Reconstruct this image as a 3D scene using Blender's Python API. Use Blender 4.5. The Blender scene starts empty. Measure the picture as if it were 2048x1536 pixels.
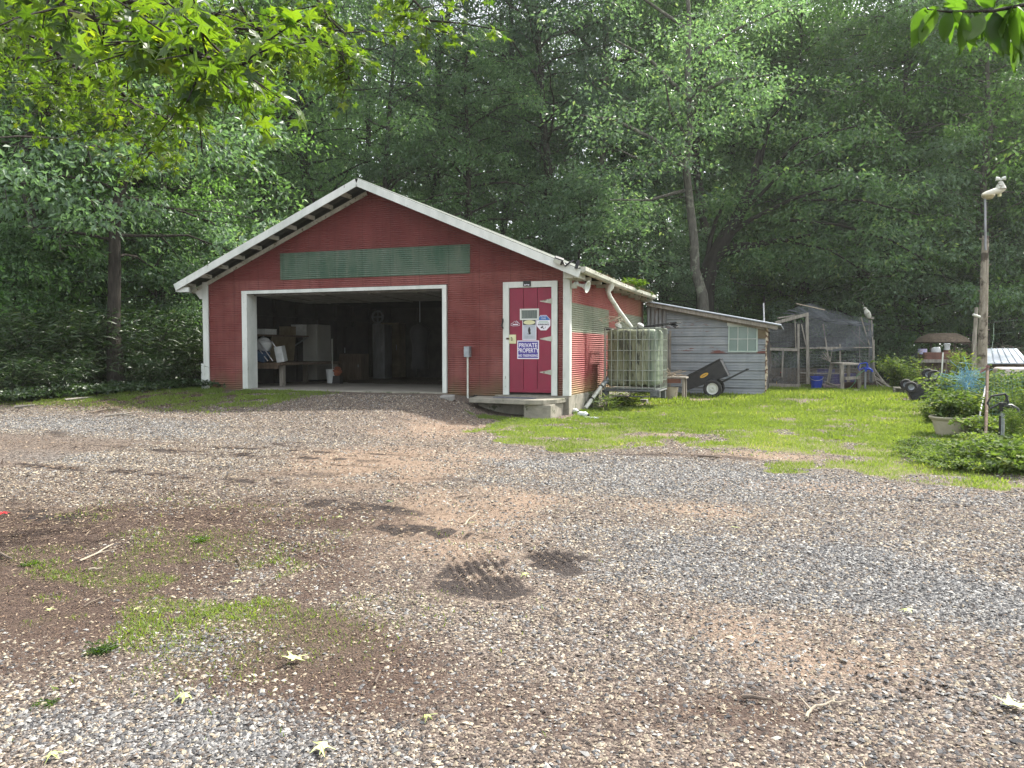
import bpy, math, random
import numpy as np
from math import sin, cos, pi, radians, atan, sqrt
from mathutils import Vector, Matrix, Euler

# ------------------------------------------------------------------ camera, sky, sun
S = bpy.context.scene
COL = S.collection
F = 1570.0; YAW = atan(568 / F); PIT = atan(68 / F); H = 0.86
cam = bpy.data.cameras.new("camera"); camo = bpy.data.objects.new("camera", cam); COL.objects.link(camo)
cam.sensor_width = 36; cam.lens = 36 * F / 2048; cam.clip_start = 0.05; cam.clip_end = 600
camo.location = (0, 0, H); camo.rotation_euler = (radians(90) - PIT, 0, YAW)
S.camera = camo
W = bpy.data.worlds.new("World"); S.world = W; W.use_nodes = True
nt = W.node_tree; bg = nt.nodes["Background"]
SUN_AZ = radians(33); SUN_EL = radians(51)          # azimuth measured from +Y towards +X
sky = nt.nodes.new("ShaderNodeTexSky"); sky.sky_type = 'NISHITA'; sky.sun_disc = False
sky.sun_elevation = SUN_EL; sky.sun_rotation = SUN_AZ
sky.air_density = 1.0; sky.dust_density = 4.0; sky.ozone_density = 1.0
mx = nt.nodes.new("ShaderNodeMix"); mx.data_type = 'RGBA'; mx.inputs[0].default_value = 0.55
nt.links.new(sky.outputs[0], mx.inputs[6]); mx.inputs[7].default_value = (8.6, 8.8, 8.9, 1)   # thin white cloud over the blue
nt.links.new(mx.outputs[2], bg.inputs[0]); bg.inputs[1].default_value = 0.14
sl = bpy.data.lights.new("sun", 'SUN'); sl.energy = 5.0; sl.angle = radians(2.0); sl.color = (1, .955, .87)
so = bpy.data.objects.new("sun", sl); COL.objects.link(so)
sd = Vector((sin(SUN_AZ) * cos(SUN_EL), cos(SUN_AZ) * cos(SUN_EL), sin(SUN_EL)))
so.rotation_euler = sd.to_track_quat('Z', 'Y').to_euler()
S.view_settings.view_transform = 'Standard'; S.view_settings.look = 'None'
S.view_settings.exposure = 1.17; S.view_settings.gamma = 1
cy = S.cycles
cy.max_bounces = 7; cy.diffuse_bounces = 4; cy.glossy_bounces = 2; cy.transmission_bounces = 5; cy.transparent_max_bounces = 8
cy.use_adaptive_sampling = True; cy.adaptive_threshold = 0.02; cy.caustics_reflective = False; cy.caustics_refractive = False
cy.use_denoising = True

# ------------------------------------------------------------------ helpers
rng = np.random.default_rng(7); random.seed(7)
FW = np.array([-sin(YAW) * cos(PIT), cos(YAW) * cos(PIT), -sin(PIT)])
RT = np.array([cos(YAW), sin(YAW), 0.0]); UP = np.array([-sin(YAW) * sin(PIT), cos(YAW) * sin(PIT), cos(PIT)])
def A(px, py, d):
    """world point seen at photo pixel (px, py) at axis depth d"""
    p = d * (FW + (px - 1024) / F * RT - (py - 768) / F * UP)
    return Vector((p[0], p[1], p[2] + H))
def smooth(a, b, x):
    t = np.clip((x - a) / (b - a), 0, 1); return t * t * (3 - 2 * t)
_vn = {}
def vnoise(x, y, scale, seed=0):
    if seed not in _vn: _vn[seed] = np.random.default_rng(1000 + seed).random((256, 256))
    g = _vn[seed]; x = np.asarray(x) * scale + 57.3; y = np.asarray(y) * scale + 91.7
    xi = np.floor(x).astype(int); yi = np.floor(y).astype(int); fx = x - xi; fy = y - yi
    fx = fx * fx * (3 - 2 * fx); fy = fy * fy * (3 - 2 * fy)
    a = g[xi & 255, yi & 255]; b = g[(xi + 1) & 255, yi & 255]; c = g[xi & 255, (yi + 1) & 255]; d = g[(xi + 1) & 255, (yi + 1) & 255]
    return (a * (1 - fx) + b * fx) * (1 - fy) + (c * (1 - fx) + d * fx) * fy
def gz0(x, y):
    x = np.asarray(x, float); y = np.asarray(y, float)
    base = -0.70 + 0.31 * smooth(-1, 11, y) + 0.05 * smooth(14, 22, y) - 0.11 * smooth(22, 30, y)
    lift = (0.30) * smooth(8.3, 13.6, y) * (1 - smooth(-6.6, -5.2, x)) 
    lift = lift + 0.06 * smooth(12, 14.4, y) * (1 - smooth(-6.2, -4.2, x)) - 0.10 * smooth(22, 40, y) * (1 - smooth(-6.6, -5.2, x))
    hill = 0.05 * np.clip(y - 34, 0, 60) * 0.5
    return base + lift + hill
def gzb(x, y):
    return gz0(x, y) + 0.03 * (vnoise(x, y, .9, 1) - .5) + 0.012 * (vnoise(x, y, 4, 2) - .5)
def G(px, py):
    """the ground point seen at a photo pixel"""
    d = 10.0
    dr = FW + (px - 1024) / F * RT - (py - 768) / F * UP
    for _ in range(60):
        p = dr * d; z = float(gz0(p[0], p[1])); dn = (z - H) / dr[2]; d = .5 * d + .5 * min(max(dn, .5), 60)
    p = dr * d
    return Vector((p[0], p[1], float(gzb(p[0], p[1]))))

def tag(o, label=None, cat=None, group=None, kind=None):
    if label: o['label'] = label
    if cat: o['category'] = cat
    if group: o['group'] = group
    if kind: o['kind'] = kind
    return o
def thing(name, label, cat, loc=(0, 0, 0), group=None, rz=0):
    o = bpy.data.objects.new(name, None); COL.objects.link(o); o.location = loc; o.rotation_euler = (0, 0, rz)
    o.empty_display_size = .2
    return tag(o, label, cat, group)
def link(name, me, parent=None):
    o = bpy.data.objects.new(name, me); COL.objects.link(o)
    if parent is not None: o.parent = parent
    return o
def np_mesh(name, V, Fq, mats, parent=None, attrs=None, n=None, smooth_=False, midx=None):
    """V (N,3) float, Fq (M,k) int with constant k"""
    me = bpy.data.meshes.new(name); V = np.asarray(V, np.float32); Fq = np.asarray(Fq, np.int32)
    k = Fq.shape[1]; m = Fq.shape[0]
    me.vertices.add(len(V)); me.vertices.foreach_set("co", V.ravel())
    me.loops.add(m * k); me.loops.foreach_set("vertex_index", Fq.ravel())
    me.polygons.add(m); me.polygons.foreach_set("loop_start", np.arange(m, dtype=np.int32) * k)
    me.polygons.foreach_set("use_smooth", np.full(m, smooth_, bool))
    if midx is not None: me.polygons.foreach_set("material_index", np.asarray(midx, np.int32))
    me.update(calc_edges=True)
    for a, arr in (attrs or {}).items():
        at = me.attributes.new(a, 'FLOAT', 'POINT'); at.data.foreach_set("value", np.asarray(arr, np.float32))
    for mt in (mats if isinstance(mats, (list, tuple)) else [mats]): me.materials.append(mt)
    return link(name, me, parent)
def frame_of(d):
    d = Vector(d).normalized(); a = Vector((0, 0, 1)) if abs(d.z) < .93 else Vector((1, 0, 0))
    s = d.cross(a).normalized(); return s, s.cross(d).normalized()
class MB:
    def __init__(s): s.v = []; s.f = []; s.m = []
    def add(s, vs, fs, mi=0):
        b = len(s.v); s.v += [tuple(x) for x in vs]
        for q in fs: s.f.append(tuple(b + i for i in q)); s.m.append(mi)
        return s
    def box(s, x0, y0, z0, x1, y1, z1, mi=0):
        vs = [(x, y, z) for z in (z0, z1) for y in (y0, y1) for x in (x0, x1)]
        return s.add(vs, [(0, 2, 3, 1), (4, 5, 7, 6), (0, 1, 5, 4), (2, 6, 7, 3), (0, 4, 6, 2), (1, 3, 7, 5)], mi)
    def cbox(s, c, sz, rot=(0, 0, 0), mi=0):
        R = Euler(rot).to_matrix(); c = Vector(c)
        vs = [c + R @ Vector((x * sz[0] / 2, y * sz[1] / 2, z * sz[2] / 2)) for z in (-1, 1) for y in (-1, 1) for x in (-1, 1)]
        return s.add(vs, [(0, 2, 3, 1), (4, 5, 7, 6), (0, 1, 5, 4), (2, 6, 7, 3), (0, 4, 6, 2), (1, 3, 7, 5)], mi)
    def beam(s, p0, p1, w, h, mi=0, up=None):
        p0 = Vector(p0); p1 = Vector(p1); d = (p1 - p0).normalized()
        if up is None: a, b = frame_of(d)
        else:
            a = d.cross(Vector(up)).normalized(); b = a.cross(d).normalized()
        vs = []
        for p in (p0, p1):
            for i, j in ((-1, -1), (1, -1), (1, 1), (-1, 1)): vs.append(p + a * w / 2 * i + b * h / 2 * j)
        return s.add(vs, [(0, 1, 2, 3), (7, 6, 5, 4), (0, 4, 5, 1), (1, 5, 6, 2), (2, 6, 7, 3), (3, 7, 4, 0)], mi)
    def tube(s, pts, r, n=8, mi=0, cap=True):
        pts = [Vector(p) for p in pts]; rs = r if isinstance(r, (list, tuple)) else [r] * len(pts)
        b = len(s.v); a = None
        for i, p in enumerate(pts):
            d = (pts[min(i + 1, len(pts) - 1)] - pts[max(i - 1, 0)])
            if d.length < 1e-9: d = Vector((0, 0, 1))
            d.normalize()
            if a is None: a, _ = frame_of(d)
            a = (a - d * a.dot(d))
            if a.length < 1e-5: a, _ = frame_of(d)
            a.normalize(); c = d.cross(a)
            for k in range(n):
                t = 2 * pi * k / n; s.v.append(tuple(p + (a * cos(t) + c * sin(t)) * rs[i]))
        for i in range(len(pts) - 1):
            for k in range(n):
                s.f.append((b + i * n + k, b + i * n + (k + 1) % n, b + (i + 1) * n + (k + 1) % n, b + (i + 1) * n + k)); s.m.append(mi)
        if cap:
            s.f.append(tuple(b + k for k in reversed(range(n)))); s.m.append(mi)
            e = b + (len(pts) - 1) * n; s.f.append(tuple(e + k for k in range(n))); s.m.append(mi)
        return s
    def lathe(s, prof, c=(0, 0, 0), n=20, axis='Z', mi=0, M=None):
        b = len(s.v); c = Vector(c)
        for r, z in prof:
            for k in range(n):
                t = 2 * pi * k / n; p = Vector((r * cos(t), r * sin(t), z))
                if axis == 'X': p = Vector((p.z, p.x, p.y))
                if axis == 'Y': p = Vector((p.x, p.z, p.y))
                if M is not None: p = M @ p
                s.v.append(tuple(c + p))
        for i in range(len(prof) - 1):
            for k in range(n):
                s.f.append((b + i * n + k, b + i * n + (k + 1) % n, b + (i + 1) * n + (k + 1) % n, b + (i + 1) * n + k)); s.m.append(mi)
        for e, (r, z) in ((0, prof[0]), (len(prof) - 1, prof[-1])):
            if r > 1e-4 and prof[0] != prof[-1]: s.f.append(tuple(b + e * n + k for k in (range(n) if e else reversed(range(n))))); s.m.append(mi)
        return s
    def prism(s, poly, o, ux, uy, un, th, mi=0):
        """2-D polygon in plane (ux, uy) at o, extruded th along un"""
        o, ux, uy, un = map(Vector, (o, ux, uy, un)); n = len(poly)
        vs = [o + ux * a + uy * b for a, b in poly] + [o + ux * a + uy * b + un * th for a, b in poly]
        return s.add(vs, [tuple(range(n)), tuple(reversed(range(n, 2 * n)))] + [(i, n + i, n + (i + 1) % n, (i + 1) % n) for i in range(n)], mi)
    def sheet(s, x0, x1, z0, z1, fn, pitch=.042, amp=.0105, seg=4, mi=0, xcols=1):
        """corrugated sheet, ridges along u; x0, x1 may be functions of z; fn(u, z, off) gives the point"""
        zs = np.arange(z0, z1, pitch / seg); zs = list(zs) + [z1]; b = len(s.v)
        for z in zs:
            xa = x0(z) if callable(x0) else x0; xb = x1(z) if callable(x1) else x1
            off = amp * sin(2 * pi * z / pitch)
            for c in range(xcols + 1): s.v.append(tuple(fn(xa + (xb - xa) * c / xcols, z, off)))
        w = xcols + 1
        for i in range(len(zs) - 1):
            for c in range(xcols): s.f.append((b + i * w + c, b + i * w + c + 1, b + (i + 1) * w + c + 1, b + (i + 1) * w + c)); s.m.append(mi)
        return s
    def build(s, name, mats, parent=None, bevel=0, smooth_=False, local=False):
        me = bpy.data.meshes.new(name); off = Vector((0, 0, 0))
        if parent is not None and not local:
            q = parent
            while q is not None: off = off + q.location; q = q.parent
        me.from_pydata([tuple(Vector(v) - off) for v in s.v], [], s.f)
        for mt in (mats if isinstance(mats, (list, tuple)) else [mats]): me.materials.append(mt)
        me.polygons.foreach_set("material_index", s.m)
        if smooth_: me.polygons.foreach_set("use_smooth", [True] * len(s.f))
        me.update(); o = link(name, me, parent)
        if bevel:
            md = o.modifiers.new("bevel", 'BEVEL'); md.width = bevel; md.segments = 2; md.limit_method = 'ANGLE'
        if smooth_ and bevel == 0:
            me.set_sharp_from_angle(angle=radians(40))
        return o
def text(name, body, loc, size, m, parent=None, sx=1, ext=.0012, rot=(pi / 2, 0, 0), bold=0.0):
    c = bpy.data.curves.new(name, 'FONT'); c.body = body; c.size = size; c.align_x = 'CENTER'; c.align_y = 'CENTER'
    c.extrude = ext; c.offset = bold; c.materials.append(m)
    o = bpy.data.objects.new(name, c); COL.objects.link(o); o.parent = parent
    p = Vector(loc)
    q = parent
    while q is not None: p = p - q.location; q = q.parent
    me = bpy.data.meshes.new_from_object(o); o2 = link(name, me, parent); bpy.data.objects.remove(o)
    o2.location = p; o2.rotation_euler = rot; o2.scale = (sx, 1, 1)
    return o2

# ------------------------------------------------------------------ materials
def srgb(r, g, b): return tuple(((c / 255) / 12.92 if c / 255 <= .04045 else ((c / 255 + .055) / 1.055) ** 2.4) for c in (r, g, b))
class N:
    def __init__(s, name):
        s.mat = bpy.data.materials.new(name); s.mat.use_nodes = True; s.t = s.mat.node_tree
        s.p = s.t.nodes["Principled BSDF"]; s.out = s.t.nodes["Material Output"]
    def n(s, ty, **kw):
        o = s.t.nodes.new("ShaderNode" + ty)
        for k, v in kw.items(): setattr(o, k, v)
        return o
    def l(s, a, b): s.t.links.new(a, b)
    def coord(s, scale=(1, 1, 1), kind='Object'):
        tc = s.n("TexCoord"); mp = s.n("Mapping"); mp.inputs[3].default_value = scale; s.l(tc.outputs[kind], mp.inputs[0]); return mp.outputs[0]
    def noise(s, vec, scale, detail=4, rough=.6):
        o = s.n("TexNoise"); o.inputs["Scale"].default_value = scale; o.inputs["Detail"].default_value = detail; o.inputs["Roughness"].default_value = rough
        s.l(vec, o.inputs["Vector"]); return o.outputs["Fac"]
    def ramp(s, fac, stops):
        o = s.n("ValToRGB"); e = o.color_ramp.elements
        while len(e) < len(stops): e.new(.5)
        for i, (p, c) in enumerate(stops): e[i].position = p; e[i].color = (*c[:3], 1) if not isinstance(c, (int, float)) else (c, c, c, 1)
        s.l(fac, o.inputs[0]); return o.outputs[0]
    def mix(s, fac, a, b, mode='MIX'):
        o = s.n("Mix", data_type='RGBA', blend_type=mode)
        for v, i in ((fac, 0), (a, 6), (b, 7)):
            if hasattr(v, 'is_linked') or hasattr(v, 'links'): s.l(v, o.inputs[i])
            elif isinstance(v, (int, float)): o.inputs[i].default_value = v if i == 0 else (v, v, v, 1)
            else: o.inputs[i].default_value = (*v[:3], 1)
        return o.outputs[2]
    def math(s, op, a, b=0.5, clamp=False):
        o = s.n("Math", operation=op, use_clamp=clamp)
        for v, i in ((a, 0), (b, 1)):
            if hasattr(v, 'links'): s.l(v, o.inputs[i])
            else: o.inputs[i].default_value = v
        return o.outputs[0]
    def attr(s, name):
        o = s.n("Attribute"); o.attribute_name = name; return o.outputs["Fac"]
    def bump(s, h, strength=.4, dist=.01):
        o = s.n("Bump"); o.inputs["Strength"].default_value = strength; o.inputs["Distance"].default_value = dist
        s.l(h, o.inputs["Height"]); s.l(o.outputs[0], s.p.inputs["Normal"]); return o
    def fin(s, col=None, rough=.8, metal=0, spec=.5):
        if col is not None:
            if hasattr(col, 'links'): s.l(col, s.p.inputs["Base Color"])
            else: s.p.inputs["Base Color"].default_value = (*col[:3], 1)
        if hasattr(rough, 'links'): s.l(rough, s.p.inputs["Roughness"])
        else: s.p.inputs["Roughness"].default_value = rough
        s.p.inputs["Metallic"].default_value = metal; s.p.inputs["Specular IOR Level"].default_value = spec
        return s.mat
def mat(name, c1, c2=None, scale=6, rough=.8, metal=0, stretch=(1, 1, 1), bump=0, spots=None, spot_scale=8, spot_at=.62, spec=.4, lo=.35, hi=.65):
    m = N(name); v = m.coord(stretch)
    c2 = c2 or tuple(x * .72 for x in c1)
    f = m.noise(v, scale, 6, .65); col = m.mix(m.ramp(f, [(lo, 0), (hi, 1)]), c1, c2)
    if spots: col = m.mix(m.ramp(m.noise(v, spot_scale, 5, .7), [(spot_at, 0), (spot_at + .05, 1)]), col, spots)
    if bump: m.bump(m.noise(v, scale * 6, 4, .7), bump, .01)
    return m.fin(col, rough, metal, spec)
def sheet_mat(name, base, fade, stain, stain_amt=.5, moss=None, moss_top=.35, moss_x=None, rough=.62, seam=.66, seam_axis=0):
    """painted corrugated steel: sun-faded blotches, vertical run-down streaks, sheet laps, algae near the ground"""
    m = N(name); v = m.coord(); st = m.coord((1, 1, .12))
    col = m.mix(m.ramp(m.noise(v, 1.1, 4), [(.35, 0), (.68, 1)]), base, fade)
    col = m.mix(m.math('MULTIPLY', m.ramp(m.noise(st, 7, 6, .7), [(.48, 0), (.72, 1)]), stain_amt), col, stain)
    sp = m.ramp(m.noise(v, 26, 3, .7), [(.70, 0), (.73, 1)]); col = m.mix(m.math('MULTIPLY', sp, .5), col, (.42, .36, .32))
    g = m.n("NewGeometry"); sx = m.n("SeparateXYZ"); m.l(g.outputs["Position"], sx.inputs[0])
    if seam:
        fr = m.math('FRACT', m.math('DIVIDE', sx.outputs[seam_axis], seam)); ln = m.math('LESS_THAN', fr, .018)
        col = m.mix(m.math('MULTIPLY', ln, .45), col, tuple(x * .3 for x in base))
    if moss:
        h = m.math('ADD', sx.outputs[2], m.math('MULTIPLY', m.noise(m.coord((1, 1, .3)), 3, 4), -.7))
        fm = m.ramp(m.math('ADD', m.math('MULTIPLY', h, -1.0), moss_top), [(0.0, 0), (.45, 1)])
        if moss_x:
            fx = m.n("MapRange"); m.l(sx.outputs[1], fx.inputs[0]); fx.inputs[1].default_value = moss_x[0]; fx.inputs[2].default_value = moss_x[1]
            fm = m.math('MAXIMUM', m.math('MULTIPLY', fm, 1.0), m.math('MULTIPLY', fx.outputs[0], m.ramp(m.noise(st, 3, 4), [(.3, .35), (.7, 1)])))
        col = m.mix(m.math('MULTIPLY', fm, .8), col, moss)
    return m.fin(col, rough, .0, .35)
def foliage_mat(name, dark, light, warm, transl=.48, tcol=None, rough=.42, spec=.5):
    m = N(name); a = m.attr("v"); oi = m.n("ObjectInfo")
    col = m.mix(m.ramp(a, [(0, 0), (1, 1)]), dark, light)
    col = m.mix(m.ramp(a, [(.9, 0), (1, .8)]), col, warm)
    hs = m.n("HueSaturation"); m.l(col, hs.inputs["Color"])
    m.l(m.math('ADD', m.math('MULTIPLY', oi.outputs["Random"], .5), .75), hs.inputs["Value"])
    m.l(m.math('ADD', m.math('MULTIPLY', oi.outputs["Random"], -.02), .51), hs.inputs["Hue"])
    col = hs.outputs[0]
    m.fin(col, rough, 0, spec)
    tr = m.n("BsdfTranslucent"); tc = m.mix(1.0, col, tcol or (1.5, 1.75, .8), 'MULTIPLY'); m.l(tc, tr.inputs[0])
    ms = m.n("MixShader"); ms.inputs[0].default_value = transl
    m.l(m.p.outputs[0], ms.inputs[1]); m.l(tr.outputs[0], ms.inputs[2]); m.l(ms.outputs[0], m.out.inputs[0])
    return m.mat
M = {}
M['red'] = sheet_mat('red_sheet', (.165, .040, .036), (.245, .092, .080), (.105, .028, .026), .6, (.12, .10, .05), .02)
M['red_gable_shaded'] = sheet_mat('shaded_gable_sheet', (.130, .027, .025), (.175, .045, .040), (.085, .018, .017), .6)  # darker copy of the red sheet: overhang shade put into the colour
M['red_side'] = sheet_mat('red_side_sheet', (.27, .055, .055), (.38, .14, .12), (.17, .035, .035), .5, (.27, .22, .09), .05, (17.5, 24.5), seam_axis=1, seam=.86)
M['green'] = sheet_mat('green_sheet', (.052, .108, .072), (.12, .165, .125), (.15, .18, .14), .9)
M['greygreen'] = sheet_mat('faded_green_sheet', (.22, .25, .18), (.30, .31, .24), (.13, .16, .11), .5, seam_axis=1, seam=.86)
M['white'] = mat('white_paint', (.62, .64, .60), (.46, .49, .45), 3, .6, stretch=(1, 1, .4), spots=(.20, .19, .15), spot_scale=14, spot_at=.66, bump=.15)
M['white_dirty'] = mat('dirty_white_paint', (.50, .50, .44), (.30, .31, .25), 5, .65, stretch=(1, .4, 1), spots=(.14, .12, .08), spot_scale=9, spot_at=.57, bump=.2)
M['soffit'] = mat('soffit_board', (.20, .20, .18), (.13, .13, .11), 5, .8)
M['roof_under'] = mat('roof_underside', (.10, .115, .10), (.05, .06, .05), 5, .6)
M['door'] = mat('crimson_paint', (.22, .014, .042), (.17, .014, .034), 4, .45, stretch=(1, 1, .4), spots=(.30, .17, .15), spot_scale=22, spot_at=.735, bump=.1)
M['concrete'] = mat('concrete', (.30, .28, .23), (.16, .15, .12), 4, .9, spots=(.09, .10, .06), spot_scale=3, spot_at=.58, bump=.5)
M['floor'] = mat('garage_floor', (.27, .25, .21), (.18, .165, .14), 1.2, .75, bump=.15)
M['dark_in'] = mat('dark_interior_boards', (.045, .040, .038), (.02, .019, .019), 3, .9); M['black_in'] = mat('shade_black_boards', (.016, .015, .016), (.009, .009, .010), 3, .95)  # second tone near black: the unlit bay's darkness put into the colour
M['black'] = mat('black_plastic', (.012, .013, .016), (.025, .026, .03), 8, .45)
M['rubber'] = mat('rubber', (.018, .018, .019), (.03, .03, .03), 10, .8)
M['steel'] = mat('galvanised_steel', (.33, .36, .38), (.22, .24, .25), 14, .45, .6, spots=(.18, .11, .07), spot_scale=9, spot_at=.66)
M['alu'] = mat('bare_aluminium', (.6, .6, .6), (.4, .4, .4), 14, .35, .8)
M['weather'] = mat('weathered_wood', (.30, .275, .235), (.15, .135, .11), 5, .9, stretch=(4, 4, .6), bump=.5)
M['brown'] = mat('brown_wood', (.14, .10, .07), (.07, .05, .035), 5, .9, stretch=(4, 4, .6), bump=.5)
M['rust'] = mat('rusty_steel', (.13, .085, .06), (.07, .045, .032), 12, .85, spots=(.3, .27, .22), spot_scale=16, spot_at=.6)
M['fridge'] = mat('fridge_enamel', (.42, .42, .38), (.33, .33, .30), 2, .35)
M['bucketw'] = mat('white_plastic', (.62, .64, .63), (.45, .47, .46), 6, .5)
M['card'] = mat('cardboard', (.20, .16, .10), (.13, .10, .06), 4, .9)
M['orange'] = mat('orange_cloth', (.30, .09, .035), (.16, .05, .03), 9, .9)
M['bluepl'] = mat('blue_plastic', (.02, .06, .42), (.015, .04, .28), 6, .4)
M['bluenet'] = mat('blue_net', (.16, .34, .44), (.10, .25, .34), 6, .6)
M['greenwire'] = mat('green_wire', (.06, .14, .10), (.10, .2, .16), 20, .6)
M['wire'] = mat('grey_wire', (.15, .17, .17), (.26, .28, .28), 20, .55, .3)
M['net'] = mat('black_net', (.075, .082, .09), (.13, .14, .15), 12, .75)
M['pvc'] = mat('white_pipe', (.62, .63, .58), (.42, .43, .36), 6, .45, spots=(.16, .17, .10), spot_scale=9, spot_at=.62)
M['stonegrey'] = mat('stone', (.30, .29, .27), (.18, .175, .16), 9, .9, bump=.8)
M['brick'] = mat('old_brick', (.22, .12, .09), (.13, .09, .07), 9, .9, bump=.8)
M['terracotta'] = mat('terracotta_paint', (.17, .075, .052), (.11, .05, .038), 5, .8)
M['tan'] = mat('tan_plastic', (.45, .41, .31), (.33, .30, .22), 3, .6, spots=(.16, .15, .09), spot_scale=5, spot_at=.62)
M['yellow'] = mat('yellow_decal', (.62, .36, .05), (.5, .28, .04), 6, .4)
M['signpurple'] = mat('purple_sign', (.045, .03, .25), (.05, .032, .22), 4, .35)
M['signwhite'] = mat('white_sign', (.70, .68, .74), (.66, .64, .7), 4, .4)
M['signgrey'] = mat('grey_sign', (.42, .45, .50), (.36, .39, .44), 6, .4)
M['signblue'] = mat('blue_sign', (.02, .10, .32), (.04, .16, .40), 6, .4)
M['signblack'] = mat('black_print', (.012, .012, .012), (.02, .02, .02), 4, .5)
M['signyellow'] = mat('cream_print', (.55, .53, .28), (.6, .6, .38), 7, .4)
M['signgreen'] = mat('green_print', (.15, .35, .2), (.15, .3, .2), 7, .4)
M['glass_dark'] = mat('curtained_glass', (.055, .085, .065), (.02, .035, .028), 9, .15, stretch=(5, 5, .5), spec=.8)
M['glass_pale'] = mat('screened_glass', (.16, .23, .20), (.12, .185, .16), 2, .25, spec=.7)
M['leafpale'] = mat('dropped_leaf', (.50, .55, .22), (.40, .46, .17), 9, .6)
M['leaftan'] = mat('dead_leaf', (.34, .24, .12), (.24, .15, .07), 9, .8)
M['leafgreen'] = mat('fresh_leaf', (.09, .20, .04), (.06, .14, .03), 9, .6)
M['redpetal'] = mat('red_petal', (.55, .01, .02), (.4, .01, .015), 9, .6)
M['stick'] = mat('twig_bark', (.16, .13, .10), (.08, .06, .05), 9, .95)
M['paletwig'] = mat('pale_twig', (.36, .31, .24), (.25, .21, .16), 9, .95)
M['shed'] = None
def shed_mat():
    m = N('shed_siding'); v = m.coord(); st = m.coord((.35, 1, 1.6))
    col = m.mix(m.ramp(m.noise(st, 4, 5, .6), [(.35, 0), (.65, 1)]), (.175, .195, .205), (.25, .27, .275))
    col = m.mix(m.math('MULTIPLY', m.ramp(m.noise(m.coord((1, 1, .2)), 6, 4), [(.5, 0), (.7, 1)]), .4), col, (.12, .14, .16))
    g = m.n("NewGeometry"); sx = m.n("SeparateXYZ"); m.l(g.outputs["Position"], sx.inputs[0])
    band = m.ramp(m.math('ADD', m.math('MULTIPLY', m.noise(st, 5, 5, .6), 1.0), 0), [(.575, 0), (.59, 1)])
    za = m.math('LESS_THAN', m.math('ABSOLUTE', m.math('SUBTRACT', sx.outputs[2], .86)), .10)
    zb = m.math('LESS_THAN', m.math('ABSOLUTE', m.math('SUBTRACT', sx.outputs[2], 1.50)), .16)
    zz = m.math('MAXIMUM', za, m.math('MULTIPLY', zb, .55))
    col = m.mix(m.math('MULTIPLY', band, zz), col, (.13, .045, .035))
    return m.fin(col, .5, .15, .4)
M['shed'] = shed_mat()
M['tin'] = mat('bare_tin', (.26, .27, .28), (.15, .15, .15), 7, .5, .35, stretch=(1, 1, .25), spots=(.15, .09, .06), spot_scale=6, spot_at=.6)
M['tinroof'] = mat('pale_tin_roof', (.36, .40, .45), (.27, .31, .36), 5, .5, .1)
def bark_mat(name, c1, c2, lich=None):
    m = N(name); v = m.coord((6, 6, 1.1)); f = m.noise(v, 3.2, 6, .7)
    col = m.mix(m.ramp(f, [(.35, 0), (.62, 1)]), c1, c2)
    if lich: col = m.mix(m.ramp(m.noise(m.coord(), 2.2, 5, .65), [(.52, 0), (.60, 1)]), col, lich)
    m.bump(f, .9, .03); return m.fin(col, .95, 0, .2)
M['bark_dark'] = bark_mat('dark_bark', (.018, .016, .014), (.055, .048, .040))
M['bark_grey'] = bark_mat('grey_bark', (.045, .042, .036), (.11, .105, .088), (.17, .18, .135))
M['pole_bark'] = bark_mat('peeling_pole_bark', (.17, .145, .11), (.30, .27, .22), (.07, .058, .045))
M['leaf_a'] = foliage_mat('leaf_deep_green', (.054, .102, .052), (.148, .245, .120), (.25, .29, .11))
M['leaf_b'] = foliage_mat('leaf_blue_green', (.058, .100, .068), (.150, .228, .148), (.23, .27, .13))
M['leaf_c'] = foliage_mat('leaf_yellow_green', (.060, .120, .040), (.155, .270, .090), (.27, .33, .10))
M['leaf_pine'] = foliage_mat('pine_needles', (.024, .058, .038), (.068, .132, .078), (.12, .16, .07), .2)
M['leaf_gum'] = foliage_mat('sweetgum_leaf', (.022, .052, .014), (.065, .115, .020), (.12, .16, .02), .52, (2.8, 2.7, .55), .4, .5)
M['leaf_cherry'] = foliage_mat('cherry_leaf', (.06, .11, .02), (.09, .15, .03), (.13, .18, .03), .6, (2.2, 2.5, .8), .4, .4)
M['grass'] = foliage_mat('grass_blade', (.055, .095, .024), (.165, .232, .064), (.32, .31, .14), .45, (1.8, 1.75, .6), .6, .2)
M['weed'] = foliage_mat('garden_leaf', (.050, .085, .028), (.155, .215, .062), (.30, .31, .07), .4, (1.6, 1.7, .6), .65, .2)
M['cane'] = foliage_mat('shaded_cane_leaf', (.016, .034, .012), (.042, .078, .024), (.10, .13, .04), .3)  # leaf colour darkened to stand for the trees' shade
M['ivy'] = foliage_mat('ivy_leaf', (.014, .030, .012), (.040, .072, .026), (.08, .11, .03), .3)
M['bark_black'] = bark_mat('silhouette_bark', (.010, .009, .008), (.030, .027, .023))  # bark colour blackened to offset greying by haze and sun

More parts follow.
